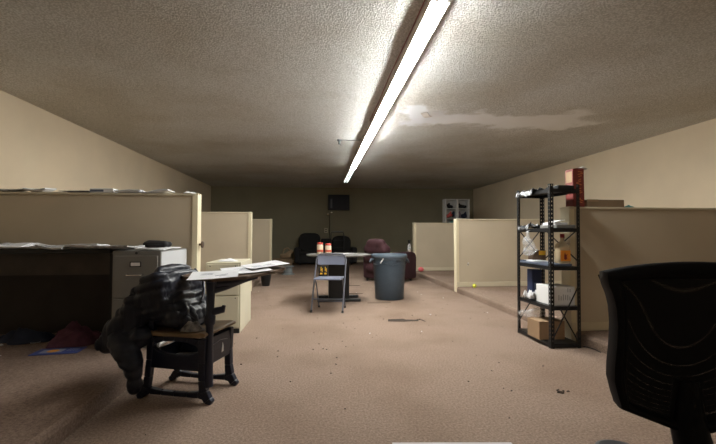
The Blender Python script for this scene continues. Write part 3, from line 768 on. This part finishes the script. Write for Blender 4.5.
# hanging clear bag
def bagq(co, nr): return nr * (.022 * noise.noise(co * 18) + .012 * noise.noise(co * 40))
BG = thing('plastic_bag', 'clear plastic bag hanging from the second rack shelf', 'plastic bag'); BG.location = rk(-.035, .31, 0)
blob([((0, 0, 1.07), (.0, .0, .98), .02, .035), ((0, 0, .98), (.01, -.02, .90), .05, .062), ((.02, -.05, .90), (.02, .04, .88), .045, .045)], .012, 3, bagq).obj('bag_body', 'film', BG, smooth=180)
MB().tube([(0, 0, 1.06), (.005, 0, 1.09), (.025, 0, 1.098)], .006, 6).obj('bag_neck', 'film', BG, smooth=60)
# third shelf
t = thing('flat_tray', 'flat slate-blue tray lying on the third rack shelf', 'tray'); on_rack(t, .135, .30, LV[2])
MB().b2((-.125, -.25, .0), (.115, .27, .022)).obj('tray_body', 'slate', t, bevel=.004)
MB().b2((-.10, .02, .0225), (.06, .22, .032)).obj('tray_sheet', 'paper', t)
MB().b2((-.122, .18, .0225), (-.04, .26, .030)).obj('tray_label', 'blue_box', t)
LB = thing('liquor_bottle', 'square glass bottle with an orange label and dark red cap', 'bottle'); on_rack(LB, .185, .10, LV[2] + .0225); LB.scale = (1.25, 1.25, 1.2)
def rsq(z, w, d, r_=.012):
    pts = []
    for cx, cy, a0_ in ((1, 1, 0), (-1, 1, 1), (-1, -1, 2), (1, -1, 3)):
        for k in range(4):
            a = (a0_ + k / 3) * PI / 2; rr = min(r_, w, d); pts.append((cx * (w - rr) + rr * math.cos(a), cy * (d - rr) + rr * math.sin(a), z))
    return pts
mb = MB(); rings = [[mb.bm.verts.new(p) for p in rsq(z, w, d, r_)] for z, w, d, r_ in ((0, .040, .034, .012), (.006, .045, .038, .014), (.135, .045, .038, .014), (.155, .040, .034, .02), (.172, .020, .020, .02), (.182, .014, .014, .014), (.215, .014, .014, .014))]
for q, w in zip(rings, rings[1:]):
    for k in range(16): mb.bm.faces.new((q[k], q[(k + 1) % 16], w[(k + 1) % 16], w[k]))
mb.bm.faces.new(rings[0][::-1]); mb.bm.faces.new(rings[-1])
mb.obj('glass_body', 'glass', LB, smooth=50)
lb = MB().b2((-.040, -.0395, .02), (.040, -.0384, .105)).obj('label', 'liquor_label', LB)
plabel(MB().prism([(-.012, -.025), (.0, -.03), (.012, -.02), (.008, .0), (.016, .018), (.002, .008), (-.006, .03), (-.012, .005)], .0006, Matrix.Translation((0, -.0399, .06))).obj('label_emblem', 'red_cap', lb), 'dark flame emblem')
MB().lathe((0, 0, .205), [(.0165, 0), (.0165, .028), (.014, .031)], 16).obj('cap', 'red_cap', LB, smooth=40)
t = thing('brown_carton', 'small brown carton at the back of the third rack shelf', 'carton'); on_rack(t, .195, .53, LV[2] + .0225)
MB().b2((-.085, -.05, .0), (.06, .05, .11)).obj('carton_body', 'wood_dark', t, bevel=.003)
MB().b2((-.02, -.051, .06), (.055, -.0502, .105)).obj('carton_label', 'yellow_print', t)
# fourth shelf
t = thing('blue_carton', 'tall dark blue carton at the back of the fourth rack shelf', 'carton'); on_rack(t, .16, .54, LV[1])
MB().b2((-.055, -.05, 0), (.055, .05, .30)).obj('carton_body', 'blue_box', t, bevel=.003)
MB().b2((-.03, -.051, .10), (.03, -.0502, .16)).obj('carton_label', 'slate', t)
WB = thing('white_box', 'white cardboard box with grey print on the fourth rack shelf', 'box'); on_rack(WB, .145, .175, LV[1])
MB().b2((-.105, -.13, 0), (.125, .13, .175)).obj('box_body', 'white_plastic', WB, bevel=.003)
MB().b2((-.103, -.128, .1755), (.123, -.002, .178)).obj('lid_flap', 'white_plastic', WB)
mb = MB()
for k, (zz, hh) in enumerate(((.05, .05), (.05, .04), (.05, .055), (.055, .045), (.05, .05), (.05, .035), (.125, .04), (.125, .03))):
    mb.b2((-.04 + (k % 6) * .022 + (.09 if k > 5 else 0), -.1312, zz), (-.04 + (k % 6) * .022 + .009 + (.09 if k > 5 else 0), -.1302, zz + hh))
mb.obj('print', 'grey_print', WB)
o = thick(foilq(17, (.20, .16), .13).obj('paper_wad', 'paper', smooth=50)); on_rack(o, .09, .405, LV[1])
tag(o, 'crumpled white paper beside the white box on the rack', 'paper')
# bottom shelf
CB = thing('cardboard_box', 'brown cardboard box on the bottom shelf of the rack', 'box'); on_rack(CB, .135, .24, LV[0])
CB.location.x -= .03
MB().b2((-.135, -.10, 0), (.125, .11, .17)).obj('box_body', 'cardboard', CB, bevel=.002)
MB().b2((-.135, -.10, .1705), (.125, .0, .173)).b2((-.135, .002, .1705), (.125, .11, .173)).obj('flap', 'cardboard', CB)
MB().b2((-.135, -.02, .1732), (.125, .025, .1736)).obj('tape', 'tan', CB)
CBG = thing('plastic_bag', 'clear plastic bag crumpled on the cardboard box in the rack', 'plastic bag'); CBG.location = rk(.04, .34, LV[0] + .182)
blob([((-.07, .02, .03), (.08, .0, .035), .032, .035), ((-.03, .03, .05), (.03, .0, .06), .03, .03), ((-.12, .03, .03), (-.07, .02, .03), .025, .03)], .011, 3, bagq).obj('bag_body', 'film', CBG, smooth=180)
# boxes on the ledge of the near right partition
PT = 1.3305
RB = thing('red_carton', 'tall dark red carton standing on the right partition behind the rack', 'carton', (2.585, 3.66, PT), .0)
MB().b2((-.045, -.06, 0.001), (.075, .06, .385)).obj('carton_body', 'red_box', RB, bevel=.003)
MB().box((.01, -.01, .392), (.10, .10, .003), mtx=Matrix.Rotation(-.18, 4, 'Y')).obj('flap', 'red_box', RB)
MB().box((.09, -.01, .395), (.05, .10, .003), mtx=Matrix.Rotation(.5, 4, 'Y')).obj('flap', 'white_plastic', RB)
mb = MB(); rr2 = random.Random(5)
for base in (.05, .14, .23, .31):
    for k in range(3):
        mb.box((.022 + rr2.uniform(-.008, .012), -.0608, base + k * .022), (rr2.uniform(.03, .06), .0012, .009), mtx=Matrix.Rotation(rr2.uniform(-.5, .5), 4, 'Y'))
mb.obj('print', 'dull_orange', RB)
MB().b2((-.0458, -.045, .25), (-.0451, .045, .36)).obj('picture_panel', 'tan', RB)
t = thing('flat_box', 'flat brown cardboard box on the right partition beside the red carton', 'box', (2.89, 3.66, PT), .0)
MB().b2((-.20, -.06, .001), (.20, .06, .075)).obj('box_body', 'cardboard_dull', t, bevel=.002)
MB().b2((-.20, -.062, .055), (-.08, .06, .0765)).obj('flap', 'cardboard', t)
tag(heap((3.19, 3.66, PT), (.13, .09), .035, 33, 12).obj('cloth_scrap', 'teal', smooth=180), 'small teal rag beside the flat box on the right partition', 'rag')
# cord on the floor by the rack
tag(MB().tube([(2.44, 3.44, .012), (2.50, 3.36, .008), (2.52, 3.31, .006), (2.505, 3.22, .006)], .004, 6).obj('cord', 'black', smooth=60), 'thin black cord on the carpet by the foot of the rack', 'cord')

# ------------------------------------------------------------------ round table, folding chair, bin
TB = thing('round_table', 'round pedestal table behind the folding chair', 'table', (.335, 6.28, 0))
MB().lathe((0, 0, .712), [(.50, 0), (.52, .004), (.523, .014), (.52, .024), (.51, .028)], 56).obj('table_top', 'table_top', TB, smooth=40)
MB().b2((-.165, -.12, .04), (.165, .12, .711)).obj('column', 'black', TB, bevel=.01)
MB().b2((-.34, -.22, .001), (.34, -.15, .045)).b2((-.34, .15, .001), (.34, .22, .045)).b2((-.15, -.2, .02), (.15, .2, .045)).obj('foot_base', 'black', TB, bevel=.008)
def jar(x, y, label, h):
    t = thing('food_jar', label, 'jar', (x, y, .741), .3, 'jars on the round table')
    MB().lathe((0, 0, 0), [(.044, 0), (.050, .008), (.050, h - .045), (.040, h - .028), (.040, h - .02)], 24).obj('jar_body', 'jar_body', t, smooth=40)
    MB().lathe((0, 0, h - .03), [(.044, 0), (.046, .003), (.046, .026), (.043, .030)], 24).obj('lid', 'glass_red', t, smooth=40)
    lb = MB().lathe((0, 0, .035), [(.0506, 0), (.0506, .034)], 24, False, False).obj('label', 'jar_label', t, smooth=40)
    return t
jar(.035, 6.30, 'left red-lidded jar on the round table, the bigger of the two', .185)
jar(.165, 6.26, 'right red-lidded jar on the round table, the smaller of the two', .17)
tag(sheet((.47, 6.20, .741), .22, .16, .2, 70, .012).obj('paper_sheet', 'white_plastic'), 'white paper lying on the round table', 'paper')

fdir = math.atan2(-.97, -.22)     # the way the sitter would face
FC = thing('folding_chair', 'blue-grey metal folding chair in front of the round table', 'folding chair', (.165, 5.44, 0), fdir)
hw = .215
mb = MB()
mb.tube([(.20, -hw, .008), (.02, -hw, .40), (-.12, -hw, .70), (-.135, -hw + .02, .755), (-.14, -hw + .06, .775), (-.14, hw - .06, .775), (-.135, hw - .02, .755), (-.12, hw, .70), (.02, hw, .40), (.20, hw, .008)], .012, 10)
mb.tube([(.125, -hw, .17), (.125, hw, .17)], .009, 8)
mb.obj('main_frame', 'chair_metal', FC, smooth=60)
for s in (-1, 1):
    l = MB().tube([(-.18, s * .19, .008), (-.03, s * .19, .30), (.05, s * .19, .43)], .010, 10).obj('rear_leg', 'chair_metal', FC, smooth=60)
    MB().tube([(-.184, s * .19, .001), (-.17, s * .19, .03)], .014, 10).obj('foot_cap', 'black', l)
    MB().tube([(.203, s * hw, .001), (.19, s * hw, .03)], .016, 10).obj('foot_cap', 'black', FC)
MB().tube([(-.13, -.19, .10), (-.13, .19, .10)], .008, 8).obj('stretcher', 'chair_metal', FC)
MB().prism([(-.19, .435), (.0, .428), (.19, .438), (.215, .442), (.21, .458), (.15, .462), (-.17, .455), (-.195, .45)], .37, I).obj('seat', 'chair_vinyl', FC, bevel=.008)
mb = MB(); g = []
for i in range(13):
    yy = -.195 + .39 * i / 12; bow = -.02 * (1 - (yy / .2) ** 2)
    g.append([mb.bm.verts.new(p) for p in ((-.098 + bow, yy, .625), (-.138 + bow, yy, .758), (-.150 + bow, yy, .754), (-.110 + bow, yy, .620))])
for a, b in zip(g, g[1:]):
    for k in range(4): mb.bm.faces.new((a[k], a[(k + 1) % 4], b[(k + 1) % 4], b[k]))
mb.bm.faces.new(g[0]); mb.bm.faces.new(g[-1][::-1])
mb.obj('backrest', 'chair_vinyl', FC, smooth=40)
# black packet with yellow print leaning on the seat
PK = thing('snack_packet', 'black packet with yellow print standing on the folding chair seat', 'packet', (.075, 5.505, .466), fdir + PI / 2 + .1)
PK.rotation_euler = (-.16, 0, fdir + PI / 2 + .1)
MB().prism([(-.065, 0), (.065, 0), (.06, .03), (.066, .11), (.055, .145), (-.055, .145), (-.066, .11), (-.06, .03)], .03, I).obj('packet_body', 'black', PK, bevel=.006)
mb = MB()
for s in (-1, 1):
    mb.box((s * .030, -.0165, .10), (.010, .002, .06)).box((s * .030 + .017, -.0165, .085), (.010, .002, .05)).box((s * .030 + .008, -.0165, .092), (.022, .002, .010)).box((s * .030 + .004, -.0165, .035), (.034, .002, .022))
mb.obj('print', 'yellow_print', PK)

BN = thing('rubbish_bin', 'large grey round plastic bin beside the round table', 'bin', (1.18, 6.33, 0))
MB().lathe((0, 0, 0), [(.225, .002), (.232, .012), (.27, .60), (.272, .68)], 48, True, False).lathe((0, 0, 0), [(.218, .02), (.262, .68)], 48, True, False).obj('bin_body', 'bin', BN, smooth=40)
MB().lathe((0, 0, 0), [(.262, .675), (.292, .675), (.298, .69), (.296, .722), (.285, .735), (.270, .735), (.262, .72), (.262, .675)], 48, False, False).lathe((0, 0, 0), [(.272, .64), (.278, .645), (.278, .672)], 48, False, False).obj('rim', 'bin_rim', BN, smooth=40)
for s in (-1, 1):
    MB().tube([(s * .27, -.075, .66), (s * .30, -.07, .64), (s * .318, -.05, .60), (s * .318, .05, .60), (s * .30, .07, .64), (s * .27, .075, .66)], .016, 8).obj('handle', 'bin_rim', BN, smooth=60)
mb = MB(); pts = []
for k in range(25):
    a = -PI * (.05 + .9 * k / 24); pts.append((.274 * math.cos(a), .274 * math.sin(a), .60 - .035 * abs(math.sin(a * 3))))
MB().tube(pts, .007, 6).obj('body_rib', 'bin', BN, smooth=60); mb.bm.free()
plabel(MB().box((-.16, -.2345, .64), (.02, .003, .11), mtx=Matrix.Rotation(-.6, 4, 'Z') @ Matrix.Rotation(.6, 4, 'Y')).obj('tape_strip', 'white_plastic', BN), 'white tape strip')
fc = bpy.data.curves.new('lettering', 'FONT'); fc.body = 'BRUTE'; fc.size = .052; fc.extrude = .001; fc.align_x = 'CENTER'
fo = bpy.data.objects.new('lettering', fc); COL.objects.link(fo); fo.parent = BN
fo.location = (.128, -.262, .615); fo.rotation_euler = (PI / 2, 0, .42); 
bpy.context.view_layer.update(); dg = bpy.context.evaluated_depsgraph_get()
me = bpy.data.meshes.new_from_object(fo.evaluated_get(dg)); bpy.data.objects.remove(fo)
fo = bpy.data.objects.new('lettering', me); COL.objects.link(fo); fo.parent = BN; me.materials.clear(); me.materials.append(M['tv_frame'])
fo.location = (.128, -.262, .615); fo.rotation_euler = (PI / 2, 0, .42)

# ------------------------------------------------------------------ torn carpet
def tear(x, y, pts, label):
    o = MB(); v = [(px_, py_, .0035) for px_, py_ in pts] + [(px_, py_, .0004) for px_, py_ in pts]; n = len(pts)
    o._add(v, [tuple(range(n)), tuple(range(2 * n - 1, n - 1, -1))] + [(i, i + n, (i + 1) % n + n, (i + 1) % n) for i in range(n)])
    tag(o.obj('carpet_tear', 'tear', loc=(x, y, 0)), label, 'carpet tear')
tear(1.02, 4.72, [(-.17, -.07), (.02, -.10), (.20, -.09), (.22, -.03), (.06, .0), (.05, .05), (-.15, .04)], 'brown torn patch of carpet nearest the camera, before the bin')
tear(1.24, 4.62, [(-.02, .10), (.03, .06), (.05, -.02), (.065, -.02), (.045, .07), (-.01, .11)], 'thin torn line curling from the end of the brown carpet patch')
tear(.93, 5.93, [(-.17, -.01), (.0, -.02), (.20, -.012), (.19, .01), (.0, .008), (-.16, .01)], 'dark torn carpet seam at the foot of the bin')
tear(.55, 6.9, [(-.2, -.03), (.25, -.035), (.24, .02), (.0, .035), (-.18, .02)], 'dark torn carpet seam between the table and the bin')
tear(.62, 8.0, [(-.3, -.03), (.25, -.035), (.24, .02), (.0, .035), (-.18, .02)], 'dark torn carpet seam beyond the round table')
mb = MB(); r3 = random.Random(12)
def clear(x, y): return not (math.hypot(x - 1.18, y - 6.33) < .4 or (x > 2.1 and 3.3 < y < 4.1) or (y < 2.05) or (-1.25 < x < -.55 and 2.3 < y < 3.1) or (x < -.8 and 4 < y < 5) or (-.1 < x < .75 and 5.1 < y < 6.6))
for k in range(90):
    x, y = r3.uniform(-1.2, 2.4), r3.uniform(1.9, 6.5)
    if not clear(x, y): continue
    mb.box((x, y, .003), (r3.uniform(.004, .016), r3.uniform(.004, .012), .004), r3.uniform(0, 3))
for k in range(14): mb.box((1.63 + r3.uniform(-.05, .05), 2.46 + r3.uniform(-.03, .03), .003), (r3.uniform(.008, .02), .008, .004), r3.uniform(0, 3))
cr = mb.obj('crumbs', 'tear'); cr['kind'] = 'stuff'; cr['label'] = 'dark crumbs and bits scattered over the beige carpet'; cr['category'] = 'debris'
mb = MB()
for k in range(14):
    x, y = r3.uniform(-1.25, 2.4), r3.uniform(2.2, 7.5)
    if not clear(x, y): continue
    mb.box((x, y, .003), (r3.uniform(.006, .02), r3.uniform(.004, .012), .004), r3.uniform(0, 3))
cr = mb.obj('crumbs', 'paper'); cr['kind'] = 'stuff'; cr['label'] = 'pale paper bits scattered over the beige carpet'; cr['category'] = 'debris'
tag(MB().box((.66, 1.785, .004), (.60, .26, .006), -.10).obj('foam_board', 'pale_panel', bevel=.002), 'white board lying on the carpet at the bottom edge', 'board')

# ------------------------------------------------------------------ far end of the room
# black two-seat sofa
SF = thing('sofa', 'black two-seat sofa against the dark back wall', 'sofa', (.28, 13.95, 0))
MB().b2((-1.0, -.42, .06), (1.0, .45, .40)).obj('base', 'black_fabric', SF, bevel=.04)
for s, w, top in ((-1, .80, 1.12), (1, .70, 1.02)):
    x = s * .58
    MB().prism([(x - w / 2, .40), (x + w / 2, .40), (x + w / 2, top - .16), (x + w / 2 - .08, top - .04), (x + w / 2 - .22, top), (x - w / 2 + .22, top), (x - w / 2 + .08, top - .04), (x - w / 2, top - .16)], .26, Matrix.Translation((0, .32, 0))).obj('back_cushion', 'black_fabric', SF, bevel=.05)
    MB().b2((x - .33, -.45, .36), (x + .33, .20, .50)).obj('seat_cushion', 'black_fabric', SF, bevel=.05)
    MB().b2((s * 1.0 - .10, -.45, .06), (s * 1.0 + .10, .40, .62)).obj('arm', 'black_fabric', SF, bevel=.06)
MB().b2((-.17, -.35, .40), (.20, .40, .92)).obj('console', 'black_fabric', SF, bevel=.04)
for sx in (-.9, .9):
    for sy in (-.35, .38): MB().tube([(sx, sy, .001), (sx, sy, .07)], .03, 10).obj('foot', 'black', SF)
LMP = thing('floor_lamp', 'thin floor lamp with bright chrome heads behind the black sofa', 'floor lamp', (.44, 14.62, 0))
MB().lathe((0, 0, .001), [(.13, 0), (.13, .015), (.02, .03)], 24).obj('base', 'dark_metal', LMP, smooth=40)
MB().tube([(0, 0, .02), (0, 0, 1.86)], .011, 8).obj('pole', 'dark_metal', LMP, smooth=60)
for a, z in ((-.06, 1.83), (.07, 1.90)):
    MB().lathe((a, -.03, z), [(.018, .05), (.045, .03), (.052, -.02), (.046, -.03)], 16).obj('lamp_head', 'lamp_glass', LMP, smooth=40)
HT = thing('hand_truck', 'dark upright frame with a grey top bar by the sofa', 'hand truck', (.67, 13.28, 0))
MB().tube([(-.22, 0, .10), (-.22, .06, 1.10), (-.19, .06, 1.15), (.19, .06, 1.15), (.22, .06, 1.10), (.22, 0, .10)], .016, 8).obj('frame', 'dark_metal', HT, smooth=60)
MB().tube([(-.19, .06, 1.165), (.19, .06, 1.165)], .02, 8).obj('grip', 'grey_metal', HT, smooth=60)
mb = MB()
for z in (.35, .6, .85): mb.tube([(-.22, .02, z), (.22, .02, z)], .011, 6)
mb.obj('rung', 'dark_metal', HT); MB().b2((-.2, -.22, .006), (.2, .0, .014)).obj('toe_plate', 'dark_metal', HT)
for s in (-1, 1): MB().tube([(s * .21, .08, .105), (s * .26, .08, .105)], .10, 18).obj('wheel', 'black', HT, smooth=50)
TV = thing('television', 'dark flat television mounted high on the back wall', 'television', (.79, YB, 2.29))
MB().b2((-.41, -.12, -.30), (.41, -.06, .30)).obj('tv_frame', 'tv_frame', TV, bevel=.01)
MB().b2((-.385, -.124, -.27), (.385, -.1205, .275)).obj('screen', 'tv', TV)
MB().b2((-.2, -.06, -.15), (.2, -.001, .15)).obj('wall_bracket', 'dark_metal', TV)
MB().b2((-.32, -.1265, -.22), (-.25, -.1245, .14)).obj('glare_strip', 'tv_glare', TV)  # pale strip painted as a reflection on the screen
t = thing('wall_outlet', 'wall outlet plate low on the back wall above the sofa', 'outlet', (.305, YB, 1.22))
MB().b2((-.06, -.008, -.09), (.06, -.001, .09)).obj('plate', 'cap', t, bevel=.003)
for z in (-.04, .04): MB().b2((-.025, -.011, z - .022), (.025, -.0085, z + .022)).obj('socket', 'dark_metal', t)
t = thing('cardboard_box', 'low brown cardboard box on the floor left of the sofa', 'box', (-1.17, 13.3, 0), .08)
MB().b2((-.36, -.25, .001), (.30, .25, .24)).obj('box_body', 'cardboard_dull', t, bevel=.004)
MB().b2((-.36, -.25, .2405), (.30, -.01, .246)).b2((-.36, .01, .2405), (.30, .25, .246)).obj('flap', 'cardboard', t)
TBG = thing('tote_bag', 'tan bag slumped on the low brown cardboard box', 'bag', (-1.10, 13.35, .248))
blob([((-.12, 0, .09), (.12, 0, .09), .085, .085), ((.05, 0, .12), (.20, .05, .24), .09, .07)], .03, 4).obj('bag_body', 'tan', TBG, smooth=180)
MB().tube([(-.1, -.02, .16), (-.04, -.02, .32), (.08, -.02, .36), (.16, -.02, .27)], .02, 8).obj('strap', 'tan', TBG, smooth=60)
# grey spool and small black waste basket on the left
SPL = thing('cable_spool', 'grey plastic spool standing on the carpet far left', 'spool', (-.79, 10.42, 0))
MB().lathe((0, 0, .001), [(.17, 0), (.17, .02), (.12, .03), (.11, .19), (.13, .20)], 28).obj('core', 'spool', SPL, smooth=40)
MB().lathe((0, 0, .20), [(.13, 0), (.155, .005), (.155, .028), (.10, .028)], 28).obj('flange', 'spool', SPL, smooth=40)
WBK = thing('waste_basket', 'small black tapered waste basket beyond the beige cabinet', 'waste basket', (-1.07, 8.16, 0))
MB().lathe((0, 0, .001), [(.075, 0), (.08, .01), (.125, .31)], 24, True, False).lathe((0, 0, .001), [(.07, .015), (.118, .31)], 24, True, False).obj('basket_body', 'black', WBK, smooth=40)
MB().lathe((0, 0, .305), [(.118, 0), (.132, 0), (.132, .016), (.118, .016), (.118, 0)], 24, False, False).obj('rim', 'black', WBK, smooth=40)

# maroon recliner turned away from the camera
RC = thing('recliner', 'worn maroon recliner behind the grey bin', 'armchair', (1.63, 8.82, 0), math.atan2(.66, .75))
MB().b2((-.40, -.44, .06), (.42, .44, .40)).obj('base', 'maroon', RC, bevel=.04)
MB().b2((-.22, -.27, .38), (.44, .27, .52)).obj('seat_cushion', 'maroon', RC, bevel=.05)
for s in (-1, 1): MB().prism([(-.36, .05), (.44, .05), (.45, .56), (.40, .64), (.30, .665), (-.30, .665), (-.38, .63)], .19, Matrix.Translation((0, s * .385, 0))).obj('arm', 'maroon', RC, bevel=.05)
def quiltm(co, nr): return nr * .02 * noise.noise(co * 5)
blob([((-.36, -.24, .30), (-.36, .24, .30), .12, .12), ((-.37, -.25, .52), (-.37, .25, .52), .13, .13), ((-.42, -.22, .72), (-.42, .22, .72), .14, .14), ((-.46, -.15, .86), (-.46, .15, .86), .11, .11)], .03, 5, quiltm).obj('backrest', 'maroon', RC, smooth=180)
for sx in (-.34, .36):
    for sy in (-.36, .36): MB().tube([(sx, sy, .001), (sx, sy, .08)], .03, 10).obj('foot', 'black', RC)
SB = thing('spray_bottle', 'dark spray bottle standing on the arm of the maroon recliner', 'spray bottle', (2.09, 8.70, .667), .9)
MB().lathe((0, 0, 0), [(.038, 0), (.042, .006), (.042, .10), (.036, .14), (.016, .175), (.014, .195)], 20).obj('bottle_body', 'film', SB, smooth=40)
MB().lathe((0, 0, .004), [(.036, 0), (.038, .05)], 20).obj('liquid', 'tan', SB, smooth=40)
MB().prism([(-.05, .235), (-.05, .262), (.02, .268), (.05, .25), (.05, .235), (.018, .225), (.018, .19), (-.018, .19), (-.018, .225)], .03, I).prism([(-.045, .235), (-.035, .235), (-.03, .20), (-.042, .195)], .014, I).obj('trigger_head', 'black', SB, bevel=.003)
o = thing('ball', 'pink ball on the step beside the maroon recliner', 'ball', (2.66, 9.80, PH + .058)); MB().ball((0, 0, 0), .065, 3, (1.15, 1, .88)).obj('ball_skin', 'pink', o, smooth=180)
MB().tube([(0, -.001, .056), (.002, -.001, .062)], .008, 8).obj('valve', 'pink', o)
o = thing('ball', 'yellow-green ball on the step before the scuffed partition', 'ball', (2.80, 6.70, PH + .036)); MB().ball((0, 0, 0), .036, 3).obj('ball_skin', 'yellow', o, smooth=180)
MB().tube([Vector((.0362 * math.cos(a), .0362 * math.sin(a) * .8, .0362 * .6 * math.sin(2 * a))).normalized() * .0362 for a in [k * 2 * PI / 24 for k in range(25)]], .0015, 5).obj('seam', 'white_plastic', o)

# white bookcase with coloured clutter, back right
BC = thing('bookcase', 'white two-bay bookcase rising behind the right partitions', 'bookcase', (4.44, 11.9, PH))
bw, bd, bh = .80, .30, 2.10
mb = MB()
MB().b2((-bw / 2, -.006 + bd, .001), (bw / 2, bd, bh)).obj('back_panel', 'white_wood', BC)
for x in (-bw / 2, bw / 2 - .03): MB().b2((x, 0, .001), (x + .03, bd - .007, bh)).obj('side_panel', 'white_wood', BC)
MB().b2((-.03, 0, .001), (.03, bd - .007, bh)).obj('divider', 'white_wood', BC)
for z in (.05, .42, .80, 1.15, 1.48, 1.80, bh - .001):
    MB().b2((-bw / 2 + .031, .004, z - .02), (-.031, bd - .007, z)).b2((.031, .004, z - .02), (bw / 2 - .031, bd - .007, z)).obj('shelf', 'white_wood', BC)
mb.bm.free()
def clutter(name, lab, cat, x, y, z, parts, m):
    t = thing(name, lab, cat, (4.44 + x, 11.9 + y, PH + z + .002)); blob(parts, .014, 3, lambda c, n_: n_ * .014 * noise.noise(c * 20)).obj('body', m, t, smooth=180)
    return t
clutter('soft_bag', 'black bag on the top left shelf of the white bookcase', 'bag', -.25, .13, 1.80, [((0, 0, .07), (.1, 0, .06), .06, .05), ((-.03, 0, .10), (.02, 0, .16), .04, .03)], 'dark_cloth')
clutter('soft_bag', 'black bag leaning on the top right shelf of the white bookcase', 'bag', .16, .13, 1.80, [((-.05, 0, .08), (.14, 0, .06), .065, .05), ((-.05, 0, .08), (-.06, 0, .15), .06, .03)], 'dark_cloth')
clutter('toy_bundle', 'red bundle on the middle left shelf of the white bookcase', 'bundle', -.26, .10, 1.48, [((-.04, 0, .07), (.08, 0, .10), .055, .05), ((.03, 0, .12), (.06, 0, .20), .05, .03)], 'red')
clutter('soft_bag', 'navy bag wedged beside the red bundle in the white bookcase', 'bag', -.09, .18, 1.48, [((0, 0, .10), (.02, 0, .20), .06, .04)], 'blue_cloth')
clutter('soft_bag', 'dark navy bag on the middle right shelf of the white bookcase', 'bag', .24, .12, 1.48, [((-.02, 0, .08), (.05, 0, .08), .07, .07), ((.04, 0, .1), (.06, 0, .18), .05, .035)], 'blue_cloth')
clutter('toy_bundle', 'purple-grey bundle at the left of the middle right shelf', 'bundle', .10, .10, 1.48, [((0, 0, .08), (.0, 0, .2), .05, .035)], 'purple')
clutter('toy_bundle', 'teal bundle on the lower left shelf of the white bookcase', 'bundle', -.20, .10, 1.15, [((-.04, 0, .10), (.08, 0, .12), .07, .07), ((0, 0, .15), (.05, 0, .23), .06, .04)], 'teal')

# ------------------------------------------------------------------ world, camera, colour
w = bpy.data.worlds.new('World'); sc.world = w; w.use_nodes = True
w.node_tree.nodes['Background'].inputs[0].default_value = (0, 0, 0, 1)
F_ = 385.0
cam = bpy.data.cameras.new('Camera'); cam.sensor_width = 36; cam.sensor_fit = 'HORIZONTAL'; cam.lens = F_ * 36 / 716; cam.clip_start = .05
c = bpy.data.objects.new('Camera', cam); COL.objects.link(c); c.location = (0, 0, 1.05)
yaw = math.atan(40 / F_); pitch = math.atan(13 / math.hypot(F_, 40))
c.rotation_euler = (PI / 2 + pitch, 0, -yaw); sc.camera = c
vs_ = sc.view_settings; vs_.view_transform = 'Standard'; vs_.look = 'None'; vs_.gamma = 1; vs_.exposure = .06; vs_.use_curve_mapping = False
sc.cycles.use_denoising = True
sc.cycles.max_bounces = 10; sc.cycles.diffuse_bounces = 5; sc.cycles.transparent_max_bounces = 16
